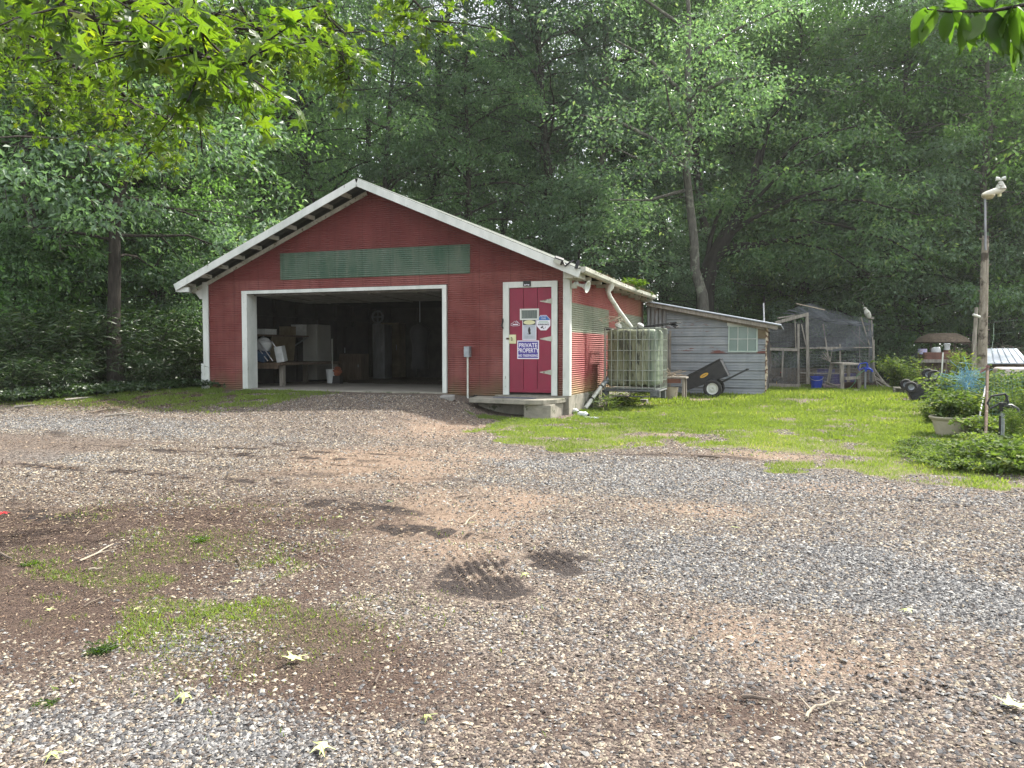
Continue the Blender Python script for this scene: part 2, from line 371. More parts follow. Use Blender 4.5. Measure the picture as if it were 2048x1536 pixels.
# ------------------------------------------------------------------ ground and what covers it
def inpoly(x, y, poly):
    r = np.zeros(np.shape(x), bool); n = len(poly)
    for i in range(n):
        x1, y1 = poly[i]; x2, y2 = poly[(i + 1) % n]
        c = ((y1 > y) != (y2 > y)) & (x < (x2 - x1) * (y - y1) / (y2 - y1 + 1e-12) + x1); r ^= c
    return r
def gpoly(pts): return [(G(*p).x, G(*p).y) for p in pts]
LAWN = gpoly([(985, 838), (965, 850), (1000, 884), (1100, 900), (1290, 894), (1370, 884), (1440, 905), (1560, 925), (1680, 945), (1830, 966), (2048, 980), (2400, 1010)]) + [(14, 12), (18, 30), (6, 31), (-1, 30), (-1, 22), (-4.2, 21.8), (-4.0, 14.5), (-4.2, 13.3), (-5.4, 13.4)]
def blob(x, y, px, py, rx, ry):
    c = G(px, py); return np.exp(-(((x - c.x) / rx) ** 2 + ((y - c.y) / ry) ** 2))
def masks(x, y):
    x = np.asarray(x, float); y = np.asarray(y, float)
    wx = x + .8 * (vnoise(x, y, 1.3, 3) - .5) + .35 * (vnoise(x, y, 5, 4) - .5); wy = y + .9 * (vnoise(x, y, 1.3, 5) - .5) + .4 * (vnoise(x, y, 5, 6) - .5)
    lawn = inpoly(wx, wy, LAWN).astype(float)
    bare = np.maximum.reduce([blob(x, y, 1330, 872, .55, .35), 1.2 * blob(x, y, 1545, 912, .9, .35), .8 * blob(x, y, 1400, 800, 1.0, .8), .6 * blob(x, y, 1680, 800, 1.4, .6), .55 * blob(x, y, 1180, 850, .5, .4), blob(x, y, 1560, 775, 1.6, 1.4)])
    n = vnoise(x, y, 2.2, 7) * .6 + vnoise(x, y, 7, 8) * .4
    lawn = lawn * np.clip(1.2 - bare * 1.5 - 1.1 * smooth(.48, .70, n), .04, 1)
    left = smooth(.45, .62, vnoise(x, y, 1.6, 9) * .6 + vnoise(x, y, 6, 10) * .4) 
    patch = np.maximum.reduce([1.2 * blob(x, y, 400, 1190, .85, .6), 1.2 * blob(x, y, 560, 1160, .5, .45), .7 * blob(x, y, 330, 1280, .6, .3), .7 * blob(x, y, 230, 1240, .6, .3), .6 * blob(x, y, 120, 1160, .6, .4), .25 * blob(x, y, 250, 1110, 1.6, 1.2), .3 * blob(x, y, 560, 1280, .5, .3)]) * left
    edge = smooth(10.6, 12.6, y) * (1 - smooth(-9.9, -8.6, x)) * smooth(.38, .55, n) * .75
    sparse = np.maximum(patch, edge)
    dirt = np.maximum.reduce([.6 * blob(x, y, 880, 860, 1.1, 1.8), .5 * blob(x, y, 960, 1080, .9, 1.0), .9 * blob(x, y, 800, 925, 1.5, 1.3), .6 * blob(x, y, 960, 1010, 1.0, 1.6), .35 * blob(x, y, 1000, 1140, .7, .6), .6 * blob(x, y, 1560, 970, 2.0, .45), .55 * blob(x, y, 1700, 1330, .55, .35), .45 * blob(x, y, 1500, 1270, .5, .5), .5 * blob(x, y, 1400, 1020, .9, .35), bare * .6])
    dirt = np.clip(dirt * (.55 + .9 * vnoise(x, y, 2.3, 11)), 0, 1)
    litter = np.clip(np.maximum.reduce([1.15 * blob(x, y, 130, 1110, 2.2, 2.0), .9 * blob(x, y, 480, 1060, 1.5, 1.1), 1.0 * blob(x, y, 640, 1320, .9, .6), .8 * blob(x, y, 300, 1250, 1.0, .5), .7 * blob(x, y, 60, 1330, .8, .5), .45 * blob(x, y, 1000, 1430, 1.6, .5), .5 * blob(x, y, 1500, 1420, 1.2, .4)]) * (.5 + .9 * vnoise(x, y, 2.0, 12)), 0, 1)
    litter = np.maximum(litter, .8 * smooth(-9, -12, x) * smooth(10.4, 12, y)); litter = np.maximum(litter, smooth(15, 17, y) * (1 - smooth(-13.2, -12.2, x)))
    litter = np.maximum(litter, smooth(28, 31, y))
    stone = np.clip(np.maximum.reduce([1.2 * blob(x, y, 330, 1450, 1.0, .3), .9 * blob(x, y, 620, 1090, .5, .6), .7 * blob(x, y, 700, 1040, .5, .4), .7 * blob(x, y, 1700, 1080, 3.0, 2.2), .8 * blob(x, y, 1300, 950, 2.4, 1.2), .8 * blob(x, y, 1900, 1200, 1.3, .9), .8 * blob(x, y, 200, 850, 5, .8), .7 * blob(x, y, 380, 930, 2.5, .6), .6 * blob(x, y, 420, 1290, .5, .25)]) * (.6 + .8 * vnoise(x, y, 1.8, 13)), 0, 1)
    wet = np.clip(np.maximum.reduce([1.3 * blob(x, y, 960, 1150, .20, .30), 1.2 * blob(x, y, 985, 1180, .18, .12), 1.1 * blob(x, y, 1110, 1130, .20, .22), .9 * blob(x, y, 830, 1060, .5, .12), 1.0 * blob(x, y, 690, 1012, .6, .16), .5 * blob(x, y, 110, 1030, .5, .2), .2 * blob(x, y, 600, 1240, .3, .12), .4 * blob(x, y, 560, 900, 2.2, .10), .5 * blob(x, y, 250, 945, 2.4, .12), .5 * blob(x, y, 420, 905, 2.4, .12)]) * (2.4 * smooth(.30, .62, .55 * vnoise(x, y, 5, 14) + .45 * vnoise(x, y, 14, 16))), 0, 1)
    streak = (1 - smooth(.0, .045, np.abs(vnoise(x * .28, y * 1.5, 1.0, 17) - .5))) * smooth(6.2, 7.5, y) * (1 - smooth(11, 12, y)) * (1 - smooth(-.6, .8, x)) * smooth(.35, .5, vnoise(x, y, 3, 18))
    wet = np.maximum(wet, .55 * streak * (1 - lawn)); stone = np.clip(stone * (1.15 - .8 * smooth(.45, .7, vnoise(x * .35, y * 1.7, 1.0, 19))), 0, 1)
    return lawn, sparse, dirt, litter, stone, wet
def ruts(x, y):
    """tyre tread marks pressed into the damp soil, plus shallow wheel ruts across the gravel"""
    h = np.zeros(np.shape(x))
    for px, py, ang, n, L, sp in ((958, 1140, .62, 6, .42, .060), (1095, 1110, .75, 4, .34, .065), (1790, 1360, 1.05, 3, .5, .07), (800, 960, .9, 4, .9, .11), (560, 1085, 1.2, 2, .7, .10)):
        c = G(px, py); dx = x - c.x; dy = y - c.y; u = dx * cos(ang) + dy * sin(ang); v = -dx * sin(ang) + dy * cos(ang)
        w = (np.abs(u) < n * sp / 2) * np.exp(-(v / L) ** 4)
        h += w * (.013 if sp < .066 else .008) * np.sin(2 * pi * u / sp)
    for px, py, w in ((300, 905, .10), (400, 935, .12), (350, 985, .14), (760, 1065, .12), (650, 1012, .12)):
        c = G(px, py); h += -.022 * np.exp(-((y - c.y - .05 * (x - c.x) - .15 * (vnoise(x, y, .7, 15) - .5)) / w) ** 2) * np.exp(-((x - c.x) / 3.2) ** 4)
    return h
def gz(x, y): return gzb(x, y) + ruts(np.asarray(x, float), np.asarray(y, float))
def grid_lines(segs):
    out = []
    for a, b, s in segs: out += list(np.arange(a, b, s))
    return np.array(out + [segs[-1][1]])
gx = grid_lines([(-160, -30, 5), (-30, -14, .6), (-14, -7, .25), (-7, -2.5, .035), (-2.5, -1.1, .013), (-1.1, 3.6, .035), (3.6, 16, .3), (16, 130, 5)])
gy = grid_lines([(-40, -2, 2), (-2, 1.6, .3), (1.6, 4.2, .035), (4.2, 5.5, .018), (5.5, 9.5, .035), (9.5, 18, .12), (18, 40, .5), (40, 190, 6)])
X, Y = np.meshgrid(gx, gy); Z = gz(X, Y); lawn, sparse, dirt, litter, stone, wet = masks(X, Y)
nx, ny = len(gx), len(gy); ii = np.arange(nx * ny).reshape(ny, nx)
FQ = np.stack([ii[:-1, :-1], ii[:-1, 1:], ii[1:, 1:], ii[1:, :-1]], -1).reshape(-1, 4)
gm = N('gravel_ground'); v = gm.coord()
vo = gm.n("TexVoronoi"); vo.inputs["Scale"].default_value = 80; gm.l(v, vo.inputs["Vector"]); vo.inputs["Randomness"].default_value = 1
sc_ = gm.n("SeparateColor"); gm.l(vo.outputs["Color"], sc_.inputs[0]); rnd = sc_.outputs[0]; rnd2 = sc_.outputs[1]
peb = gm.ramp(rnd, [(0, (.02, .02, .022)), (.35, (.065, .064, .064)), (.7, (.15, .145, .14)), (1, (.30, .29, .28))])
tanp = gm.ramp(rnd, [(0, (.03, .022, .020)), (.4, (.085, .064, .053)), (.8, (.18, .14, .112)), (1, (.30, .25, .20))])
aS = gm.attr("stone"); col = gm.mix(gm.math('SUBTRACT', 1.0, aS, True), peb, tanp)
soil = gm.mix(gm.noise(v, 9, 5), (.27, .19, .135), (.185, .135, .10)); aD = gm.attr("dirt")
fine = gm.ramp(rnd2, [(.0, 0), (1, 1)])
fD = gm.math('MULTIPLY', gm.ramp(gm.math('ADD', aD, gm.math('MULTIPLY', gm.math('SUBTRACT', gm.noise(v, 30, 4, .7), .5), .9)), [(.22, 0), (.55, 1)]), .85); col = gm.mix(fD, col, soil)
lit = gm.ramp(gm.noise(gm.coord((1, 2.2, 1)), 48, 5, .8), [(.35, (.022, .015, .013)), (.55, (.075, .048, .037)), (.75, (.20, .14, .10))])
aL = gm.attr("litter"); col = gm.mix(gm.ramp(gm.math('ADD', aL, gm.math('MULTIPLY', gm.math('SUBTRACT', gm.noise(v, 14, 4, .7), .5), .8)), [(.3, 0), (.6, .9)]), col, lit)
gsoil = gm.mix(gm.noise(v, 20, 5), (.10, .12, .035), (.20, .17, .09)); aG = gm.attr("lawn"); col = gm.mix(gm.math('MULTIPLY', aG, .9), col, gsoil)
aW = gm.attr("wet"); wf = gm.ramp(gm.math('ADD', aW, gm.math('MULTIPLY', gm.math('SUBTRACT', gm.noise(v, 22, 4, .8), .5), .5)), [(.3, 0), (.6, .9)]); col = gm.mix(wf, col, (.028, .022, .021))
hgt = gm.math('SUBTRACT', 1.0, gm.math('MULTIPLY', vo.outputs["Distance"], 1.0)); hh = gm.math('ADD', hgt, gm.math('MULTIPLY', gm.noise(v, 120, 3, .7), .6)); gm.bump(hh, .9, .012)
gm.fin(col, .9, 0, .25)
gr = np_mesh('ground', np.stack([X, Y, Z], -1).reshape(-1, 3), FQ, gm.mat, attrs=dict(lawn=np.maximum(lawn, .35 * sparse).ravel(), dirt=dirt.ravel(), litter=litter.ravel(), stone=stone.ravel(), wet=wet.ravel()), smooth_=True)
tag(gr, kind='structure')

# loose stones: flattened irregular octahedra
def in_view(x, y, m=1.08):
    dep = -x * sin(YAW) + y * cos(YAW); lat = x * cos(YAW) + y * sin(YAW); return (dep > .8) & (np.abs(lat) < dep * 1024 / F * m + .4)
def no_build(x, y): return (x > -12.75) & (x < -4.05) & (y > 13.4 + .0 * x) & (y < 23) & ((y > 14.1) | (x > -5.7)) 
def scatter(n, x0, x1, y0, y1, r=None):
    x = rng.uniform(x0, x1, n); y = rng.uniform(y0, y1, n); k = in_view(x, y) & ~no_build(x, y); return x[k], y[k]
PX = []; PY = []; PS = []
for n, x0, x1, y0, y1, s in ((250000, -5.5, 2.4, 1.5, 5.2, .0074), (280000, -8.5, 2.6, 5.2, 8.6, .0078), (280000, -14, 3, 8.6, 13.9, .0088)):
    x, y = scatter(n, x0, x1, y0, y1); PX.append(x); PY.append(y); PS.append(s * rng.lognormal(-.05, .50, len(x)))
x = np.concatenate(PX); y = np.concatenate(PY); s = np.concatenate(PS)
lw, sp_, di, li, stn, we = masks(x, y)
keep = rng.random(len(x)) < np.clip(.40 + .75 * stn - .36 * di - .42 * li - .9 * lw - 1.3 * we, .0, 1)
x, y, s = x[keep], y[keep], s[keep]; di, li, stn, we = di[keep], li[keep], stn[keep], we[keep]
s = np.minimum(s * .86, .0125 + .0004 * y); big = rng.random(len(x)) < .004; s = np.where(big, s * 1.5, s); n = len(x)
O = np.array([(1, 0, 0), (0, 1, 0), (-1, 0, 0), (0, -1, 0), (0, 0, 1), (0, 0, -1)], float)
Fo = np.array([(0, 1, 4), (1, 2, 4), (2, 3, 4), (3, 0, 4), (1, 0, 5), (2, 1, 5), (3, 2, 5), (0, 3, 5)])
V = O[None] * (1 + .45 * (rng.random((n, 6, 1)) - .5)) + .28 * (rng.random((n, 6, 3)) - .5)
V = V * (s[:, None, None] * np.stack([1.0 + .5 * rng.random(n), .75 + .3 * rng.random(n), .42 + .35 * rng.random(n)], -1)[:, None, :])
th = rng.random(n) * 2 * pi; c, q = np.cos(th)[:, None], np.sin(th)[:, None]; tl = (rng.random((n, 1)) - .5) * .9
V = np.stack([V[..., 0] * c - V[..., 1] * q, V[..., 0] * q + V[..., 1] * c, V[..., 2] + V[..., 0] * tl], -1)
V += np.stack([x, y, gz(x, y) + s * .15], -1)[:, None, :]
grey = (rng.random(n) < .28 + .17 * smooth(-1.5, 1, x) + .5 * smooth(.1, .85, stn)).astype(float)
pm = N('pebble'); a1 = pm.attr("tone"); a2 = pm.attr("grey")
pc = pm.mix(a2, pm.ramp(a1, [(0, (.05, .042, .038)), (.3, (.135, .108, .090)), (.62, (.25, .205, .15)), (.88, (.35, .30, .225)), (1, (.45, .41, .33))]), pm.ramp(a1, [(0, (.045, .044, .045)), (.4, (.13, .128, .13)), (.8, (.24, .235, .225)), (1, (.38, .37, .35))]))
pm.fin(pc, .8, 0, .3)
tag(np_mesh('gravel', V.reshape(-1, 3), (Fo[None] + 6 * np.arange(n)[:, None, None]).reshape(-1, 3), pm.mat, attrs=dict(tone=np.repeat(np.clip(rng.random(n) ** 1.15, 0, 1), 6), grey=np.repeat(grey, 6))), kind='stuff')

# flat slivers: dead leaf bits, pine straw, bark crumbs
def leaf_quads(P, D, L, w=.5, tilt=1.0, fold=.12, upright=None):
    """diamond leaves from base P along unit D, length L; returns V, F, n"""
    n = len(P); R = rng.normal(size=(n, 3)) * tilt; R[:, 2] += 1.0 if upright is None else upright
    Sd = np.cross(D, R); Sd /= np.linalg.norm(Sd, axis=1, keepdims=True) + 1e-9; Nn = np.cross(Sd, D)
    L = np.asarray(L)[:, None]; T = P + D * L; Mi = P + D * L * .42
    V = np.stack([P, Mi + Sd * L * w * .5 + Nn * L * fold, T, Mi - Sd * L * w * .5 + Nn * L * fold], 1)
    return V.reshape(-1, 3), np.arange(4 * n).reshape(n, 4)
def unit(v): return v / (np.linalg.norm(v, axis=-1, keepdims=True) + 1e-9)
x, y = scatter(330000, -14, 3, 1.5, 13.4)
lw, sp_, di, li, stn, we = masks(x, y)
k = rng.random(len(x)) < np.clip(.10 + 1.0 * li + .4 * we - .5 * lw, 0, 1); x, y = x[k], y[k]; n = len(x)
dist = np.hypot(x, y); D = unit(np.stack([rng.normal(size=n), rng.normal(size=n), rng.normal(size=n) * .16], -1))
straw = rng.random(n) < .45; L = np.where(straw, rng.uniform(.02, .06, n), rng.uniform(.009, .028, n)) * np.clip(dist / 6, .75, 1.7)
P = np.stack([x, y, gz(x, y) + rng.uniform(.004, .014, n)], -1)
V1, F1 = leaf_quads(P, D, L, .5, .25, .1); 
V1 = V1.reshape(n, 4, 3); cen = V1.mean(1, keepdims=True); V1[straw] = np.where(True, V1[straw], 0)
mid = (V1[:, 0] + V1[:, 2]) / 2; 
for j in (1, 3): V1[straw, j] = mid[straw] + (V1[straw, j] - mid[straw]) * .22
lm = N('litter_bits'); a1 = lm.attr("tone"); lm.fin(lm.ramp(a1, [(0, (.028, .018, .015)), (.35, (.078, .052, .038)), (.7, (.20, .14, .096)), (1, (.42, .34, .24))]), .85, 0, .2)
tag(np_mesh('leaf_litter', V1.reshape(-1, 3), F1, lm.mat, attrs=dict(tone=np.repeat(rng.random(n) ** 1.2, 4))), kind='stuff')

# lawn blades
def blades(n, x0, x1, y0, y1, hmin, hmax, w, which, name):
    x, y = scatter(n, x0, x1, y0, y1); mk = masks(x, y); m = mk[0] if which == 'lawn' else mk[1]
    k = rng.random(len(x)) < m; x, y, m = x[k], y[k], m[k]; n = len(x); tuft = vnoise(x, y, 3.5, 20)
    D = unit(np.stack([rng.normal(size=n) * .55, rng.normal(size=n) * .55, np.ones(n)], -1))
    L = rng.uniform(hmin, hmax, n) * (.6 + .9 * tuft) * np.clip(y / 13, .8, 1.5)
    P = np.stack([x, y, gz(x, y) - .004], -1); V, Fc = leaf_quads(P, D, L, w, 1, .1)
    return V, Fc, np.clip(.15 + .55 * vnoise(x, y, 1.1, 21) + .35 * rng.random(n), 0, 1)
V1, F1, t1 = blades(520000, -6, 12, 7, 17, .025, .062, .18, 'lawn', 'g')
V2, F2, t2 = blades(150000, -4.2, 16, 17, 31, .035, .075, .25, 'lawn', 'g')
tag(np_mesh('lawn_grass', np.concatenate([V1, V2]), np.concatenate([F1, F2 + len(V1)]), M['grass'], attrs=dict(v=np.repeat(np.concatenate([t1, t2]), 4))), kind='stuff')
V1, F1, t1 = blades(260000, -6, 0, 1.6, 7.5, .015, .045, .17, 'sparse', 'g'); V2, F2, t2 = blades(220000, -18, -6, 9.8, 15.5, .03, .07, .2, 'sparse', 'g')
tag(np_mesh('sparse_grass', np.concatenate([V1, V2]), np.concatenate([F1, F2 + len(V1)]), M['grass'], attrs=dict(v=np.repeat(np.concatenate([t1, t2]) * .8, 4))), kind='stuff')

# ------------------------------------------------------------------ trees
def tube_np(pts, rad, n=7):
    pts = np.asarray(pts, float); m = len(pts); d = np.gradient(pts, axis=0); d = unit(d)
    ref = np.array([.31, .87, .11]); a = unit(np.cross(d, ref)); b = np.cross(d, a); t = np.arange(n) * 2 * pi / n
    V = pts[:, None] + (a[:, None] * np.cos(t)[None, :, None] + b[:, None] * np.sin(t)[None, :, None]) * np.asarray(rad)[:, None, None]
    i = np.arange(m - 1)[:, None] * n + np.arange(n)[None]; j = np.arange(m - 1)[:, None] * n + (np.arange(n)[None] + 1) % n
    return V.reshape(-1, 3), np.stack([i, j, j + n, i + n], -1).reshape(-1, 4)
class Acc:
    def __init__(s): s.V = []; s.F = []; s.n = 0
    def add(s, V, Fc): s.V.append(V); s.F.append(Fc + s.n); s.n += len(V)
    def get(s): return np.concatenate(s.V), np.concatenate(s.F)
def tree_proto(seed, Ht, tr, base, rad, limbs, sprays, per, leaf, shape='round', lean=.0, w=.5, droop=.35, tilt=.55, trunk_pts=None, top=1.0, vert=.13, big=1.0):
    global rng
    old = rng; rng = np.random.default_rng(seed); r = rng
    wood = Acc(); P = []; D = []; L = []; T = []
    k = 12; zz = np.linspace(0, 1, k); wob = np.cumsum(r.normal(size=(k, 2)) * .16, 0) * Ht / 20
    tp = np.stack([wob[:, 0] + lean * zz * Ht, wob[:, 1], zz * Ht * .97], -1) if trunk_pts is None else np.asarray(trunk_pts, float)
    tp[0, :2] = 0 if trunk_pts is None else tp[0, :2]
    tr_r = tr * (1 - .86 * np.linspace(0, 1, len(tp))); tr_r[0] *= 1.35; wood.add(*tube_np(tp, tr_r, 10))
    zt = tp[:, 2]
    for i in range(limbs):
        f = (i + r.random()) / limbs; f = f ** .9; h = (base + (1 - base) * f * .98) * Ht; az = i * 2.39996 + r.normal() * .35
        pr = {'round': sqrt(max(.05, 1 - (2 * f * .92 - .78) ** 2 / 1.7)), 'cone': 1.05 - .85 * f, 'column': .75 + .25 * sin(3 * f), 'umbrella': .55 + .5 * f if f < .8 else 1.1 - f * .3}[shape]
        ll = rad * pr * r.uniform(.65, 1.15); p0 = np.array([np.interp(h, zt, tp[:, 0]), np.interp(h, zt, tp[:, 1]), h])
        up = {'round': .35, 'cone': -.05, 'column': .6, 'umbrella': .5}[shape] + r.normal() * .15
        dirv = np.array([cos(az), sin(az), up]); m = 7; t = np.linspace(0, 1, m)[:, None]
        pts = p0 + dirv * ll * t + np.array([0, 0, -droop * ll]) * t ** 2 + np.cumsum(r.normal(size=(m, 3)) * .05 * ll * .5, 0) * (t > 0)
        rr = max(.018, tr * .34 * (ll / rad) * (1 - .5 * f)) * (1 - .85 * t[:, 0]); wood.add(*tube_np(pts, rr, 5))
        for q in range(sprays):
            u = .25 + .75 * (q + r.random()) / sprays; c = np.array([np.interp(u, t[:, 0], pts[:, a]) for a in range(3)])
            side = r.normal(size=3) * np.array([1, 1, .55]) * ll * .20 * (1.15 - .4 * u); e = c + side
            if q % 2 == 0: wood.add(*tube_np(np.stack([c, (c + e) / 2 + np.array([0, 0, .05]), e]), np.array([.022, .015, .008]) * big, 3))
            m2 = int(per * r.uniform(.5, 1.4)); rs = r.uniform(.40, 1.15) * big * rad / 4.5
            az2 = r.random(m2) * 2 * pi; rr2 = rs * np.sqrt(r.random(m2)); off = np.stack([np.cos(az2) * rr2, np.sin(az2) * rr2, r.normal(size=m2) * vert * rs * 1.6 - .35 * rr2 ** 2 / rs], -1)
            P.append(e + off); dd = unit(off * .8 + r.normal(size=(m2, 3)) * .45 * rs + np.array([0, 0, -.30 * rs])); D.append(dd)
            L.append(leaf * r.uniform(.6, 1.35, m2)); T.append(np.clip(r.random(m2) * .75 + .25 * r.random(), 0, 1))
    P = np.concatenate(P); D = np.concatenate(D); L = np.concatenate(L); T = np.concatenate(T)
    k = P[:, 2] > .12; P, D, L, T = P[k], D[k], L[k], T[k]
    V, Fc = leaf_quads(P, D, L, w, tilt, .1); rng = old
    return wood.get(), (V, Fc, np.repeat(T, 4))
protos = {}
def make_proto(key, leafm, barkm, **kw):
    (wv, wf), (lv, lf, t) = tree_proto(**kw); hide = bpy.data.objects.new
    a = np_mesh('trunk', wv, wf, M[barkm], smooth_=True); b = np_mesh('crown', lv, lf, M[leafm], attrs=dict(v=t))
    protos[key] = (a.data, b.data); bpy.data.objects.remove(a); bpy.data.objects.remove(b)
make_proto('oak', 'leaf_a', 'bark_dark', seed=1, Ht=20, tr=.30, base=.10, rad=5.2, limbs=64, sprays=6, per=100, leaf=.18, shape='round')
make_proto('oak2', 'leaf_b', 'bark_grey', seed=2, Ht=22, tr=.26, base=.16, rad=4.8, limbs=60, sprays=6, per=100, leaf=.18, shape='round', lean=.03)
make_proto('tall', 'leaf_a', 'bark_dark', seed=3, Ht=25, tr=.24, base=.34, rad=4.4, limbs=50, sprays=6, per=90, leaf=.18, shape='umbrella')
make_proto('pine', 'leaf_pine', 'bark_dark', seed=4, Ht=26, tr=.25, base=.22, rad=3.9, limbs=70, sprays=7, per=70, leaf=.24, shape='column', w=.07, droop=.25, tilt=1, vert=.3)
make_proto('light', 'leaf_c', 'bark_grey', seed=5, Ht=17, tr=.18, base=.08, rad=4.3, limbs=58, sprays=6, per=90, leaf=.16, shape='round')
make_proto('edge', 'leaf_b', 'bark_dark', seed=11, Ht=15, tr=.17, base=.20, rad=3.6, limbs=52, sprays=6, per=90, leaf=.15, shape='round', droop=.5)
make_proto('under', 'leaf_b', 'bark_dark', seed=6, Ht=8.5, tr=.11, base=.05, rad=3.4, limbs=44, sprays=8, per=62, leaf=.15, shape='round', droop=.5)
make_proto('under2', 'leaf_a', 'bark_dark', seed=8, Ht=6.5, tr=.09, base=.04, rad=3.0, limbs=40, sprays=8, per=62, leaf=.13, shape='cone', droop=.3)
def tree(key, px, dep, label, sc=1.0, group=None, rz=None, cat='tree', name=None, sink=.05, zs=None):
    p = A(px, 700, dep); x, y = p.x, p.y
    o = thing(name or {'pine': 'pine_tree', 'light': 'light_green_tree', 'under': 'understory_tree', 'under2': 'understory_tree'}.get(key, 'forest_tree'), label, cat, (x, y, float(gz(x, y)) - sink), group, rz if rz is not None else random.uniform(0, 6.28))
    o.scale = (sc, sc, zs or sc); tm, cm = protos[key]; link('trunk', tm, o); link('crown', cm, o); return o
# front rows, one by one
FT = [
 ('edge', 232, 18.6, 'tree with a straight dark trunk at the edge of the woods left of the garage', 1.0),
 ('tall', 178, 23, 'slender trunked tree just left of the straight dark trunk', .8),
 ('tall', 112, 24, 'slender trunked tree midway between the photo edge and the straight dark trunk', .85),
 ('tall', 292, 25, 'slender trunked tree just right of the straight dark trunk', .85),
 ('light', 1965, 33.5, 'tall yellow green tree between the lamp head and the right photo edge', 1.15),
 ('light', 1790, 36, 'yellow green tree high above the thatched hutch', 1.2),
 ('tall', 1395, 38, 'tall tree behind the top of the pale lichen covered trunk', 1.15),
 ('light', 1580, 45, 'pale yellowish tree far behind the chicken run', 1.25),
 ('light', 250, 27, 'pale leafy tree behind the straight dark trunk', .95),
 ('light', 60, 20, 'pale leafy tree at the far left edge of the photo', .85),
 ('oak2', 150, 25, 'tall leaning tree just behind the straight dark trunk on the left', 1.0),
 ('light', 330, 23.5, 'yellow green tree between the straight dark trunk and the garage corner', .8),
 ('oak', 410, 28, 'bushy dark tree rising behind the left eave of the garage', .92),
 ('oak', 520, 31, 'dark green tree above the left slope of the garage roof', 1.0),
 ('pine', 640, 33, 'tall pine whose trunk stands just left of the garage ridge', 1.0),
 ('oak2', 745, 34, 'broad tree directly behind the garage ridge', .8),
 ('pine', 850, 36, 'pine right of the garage ridge against small sky gaps', 1.0),
 ('oak', 930, 33, 'bright tipped tree above the middle of the right roof slope', .72),
 ('tall', 1010, 37, 'tall bare trunked tree above the green sign panel end', 1.0),
 ('pine', 1090, 36, 'slim pine standing over the side door of the garage', .98),
 ('oak2', 1180, 39, 'tree with sky showing below its crown above the horn speaker', 1.05),
 ('under', 1160, 31, 'low dense tree leaning over the right end of the garage roof', .95),
 ('under', 1290, 33, 'rounded low tree behind the fern on the gutter', .82),
 ('tall', 1240, 41, 'thin tall tree behind the low tree near the gutter', 1.0),
 ('light', 1490, 42, 'broad tree spreading over the grey shed roof', 1.05),
 ('oak', 1600, 40, 'large dark crown above the netted chicken run', 1.0),
 ('light', 1700, 42, 'lighter crown above the right end of the chicken run', 1.1),
 ('oak2', 1800, 38, 'big tree in front of the woods between the run and the lamp pole', .95),
 ('oak2', 1930, 39, 'tree directly behind the lamp head', 1.0),
 ('light', 2050, 37, 'yellowish green tree at the right edge of the photo', 1.1),
 ('light', 1530, 40, 'low yellow green tree behind the window end of the grey shed', .5),
 ('under', 1850, 34, 'low tree behind the thatched roof hutch', 1.15),
 ('under2', 1985, 35, 'low tree behind the pale metal hutch roof', 1.25),
 ('under', 1720, 36, 'low spreading tree behind the tall corner post of the run', 1.1),
 ('under2', 40, 18.6, 'low leafy sapling in front of the woods at the left edge', .62),
 ('under2', 150, 21, 'sapling left of the straight dark trunk', .72),
 ('under', 310, 21.5, 'sapling right of the straight dark trunk', .60),
 ('under2', 420, 25, 'small tree tucked behind the left wall of the garage', .9),
 ('under2', 1400, 37, 'small tree behind the roof of the grey shed', 1.0),
 ('under', 2110, 34, 'low bushy tree cut by the right edge of the photo', 1.1),
 ('oak', -40, 24, 'large tree cut by the left edge of the photo', 1.0),
]
for k_, px, d_, lab, sc_ in FT: tree(k_, px, d_, lab, sc_)
# deeper rows
DG = 'tall trees deep in the woods'
i_ = 0
for d_, step in ((46, 175), (57, 240)):
    for px in range(-120, 2250, step):
        tree(['tall', 'oak', 'pine' if px < 1400 else 'light', 'oak2'][i_ % 4], px + random.uniform(-35, 35), d_ + random.uniform(-3, 3), 'tall forest tree deep in the woods behind the clearing', random.uniform(.95, 1.2), DG); i_ += 1
# pale forked tree and the dark many-limbed one behind the shed
def custom_tree(name, label, base, pts, rads, limbs, leafm, barkm, seed, leaf=.15, per=70, sprays=7, rs=.8):
    b = Vector(base); o = thing(name, label, 'tree', b); w = Acc(); r = np.random.default_rng(seed); P = []; D = []; L = []; T = []
    loc = lambda p: np.array([p.x - b.x, p.y - b.y, p.z - b.z])
    w.add(*tube_np(np.array([loc(p) for p in pts]), np.array(rads), 10))
    for lp, lr, *u0 in limbs:
        u0 = u0[0] if u0 else .35
        lp = np.array([loc(p) for p in lp]); w.add(*tube_np(lp, np.linspace(lr, lr * .35, len(lp)), 7))
        tt = np.linspace(0, 1, len(lp))
        for q in range(sprays):
            u = u0 + (1 - u0) * (q + r.random()) / sprays; c = np.array([np.interp(u, tt, lp[:, a]) for a in range(3)]) + r.normal(size=3) * ((.9, .9, .55) if u0 < .7 else (.4, .5, .3))
            m2 = int(per * r.uniform(.6, 1.4)); az = r.random(m2) * 6.283; rr = rs * np.sqrt(r.random(m2)); off = np.stack([np.cos(az) * rr, np.sin(az) * rr, r.normal(size=m2) * .16 * rs - .3 * rr ** 2 / rs], -1)
            P.append(c + off); D.append(unit(off + r.normal(size=(m2, 3)) * .4 - np.array([0, 0, .2]))); L.append(leaf * r.uniform(.6, 1.3, m2)); T.append(r.random(m2))
    wv, wf = w.get(); np_mesh('trunk', wv, wf, M[barkm], o, smooth_=True)
    V, Fc = leaf_quads(np.concatenate(P), np.concatenate(D), np.concatenate(L), .5, .55, .1); np_mesh('crown', V, Fc, M[leafm], o, attrs=dict(v=np.repeat(np.concatenate(T), 4))); return o
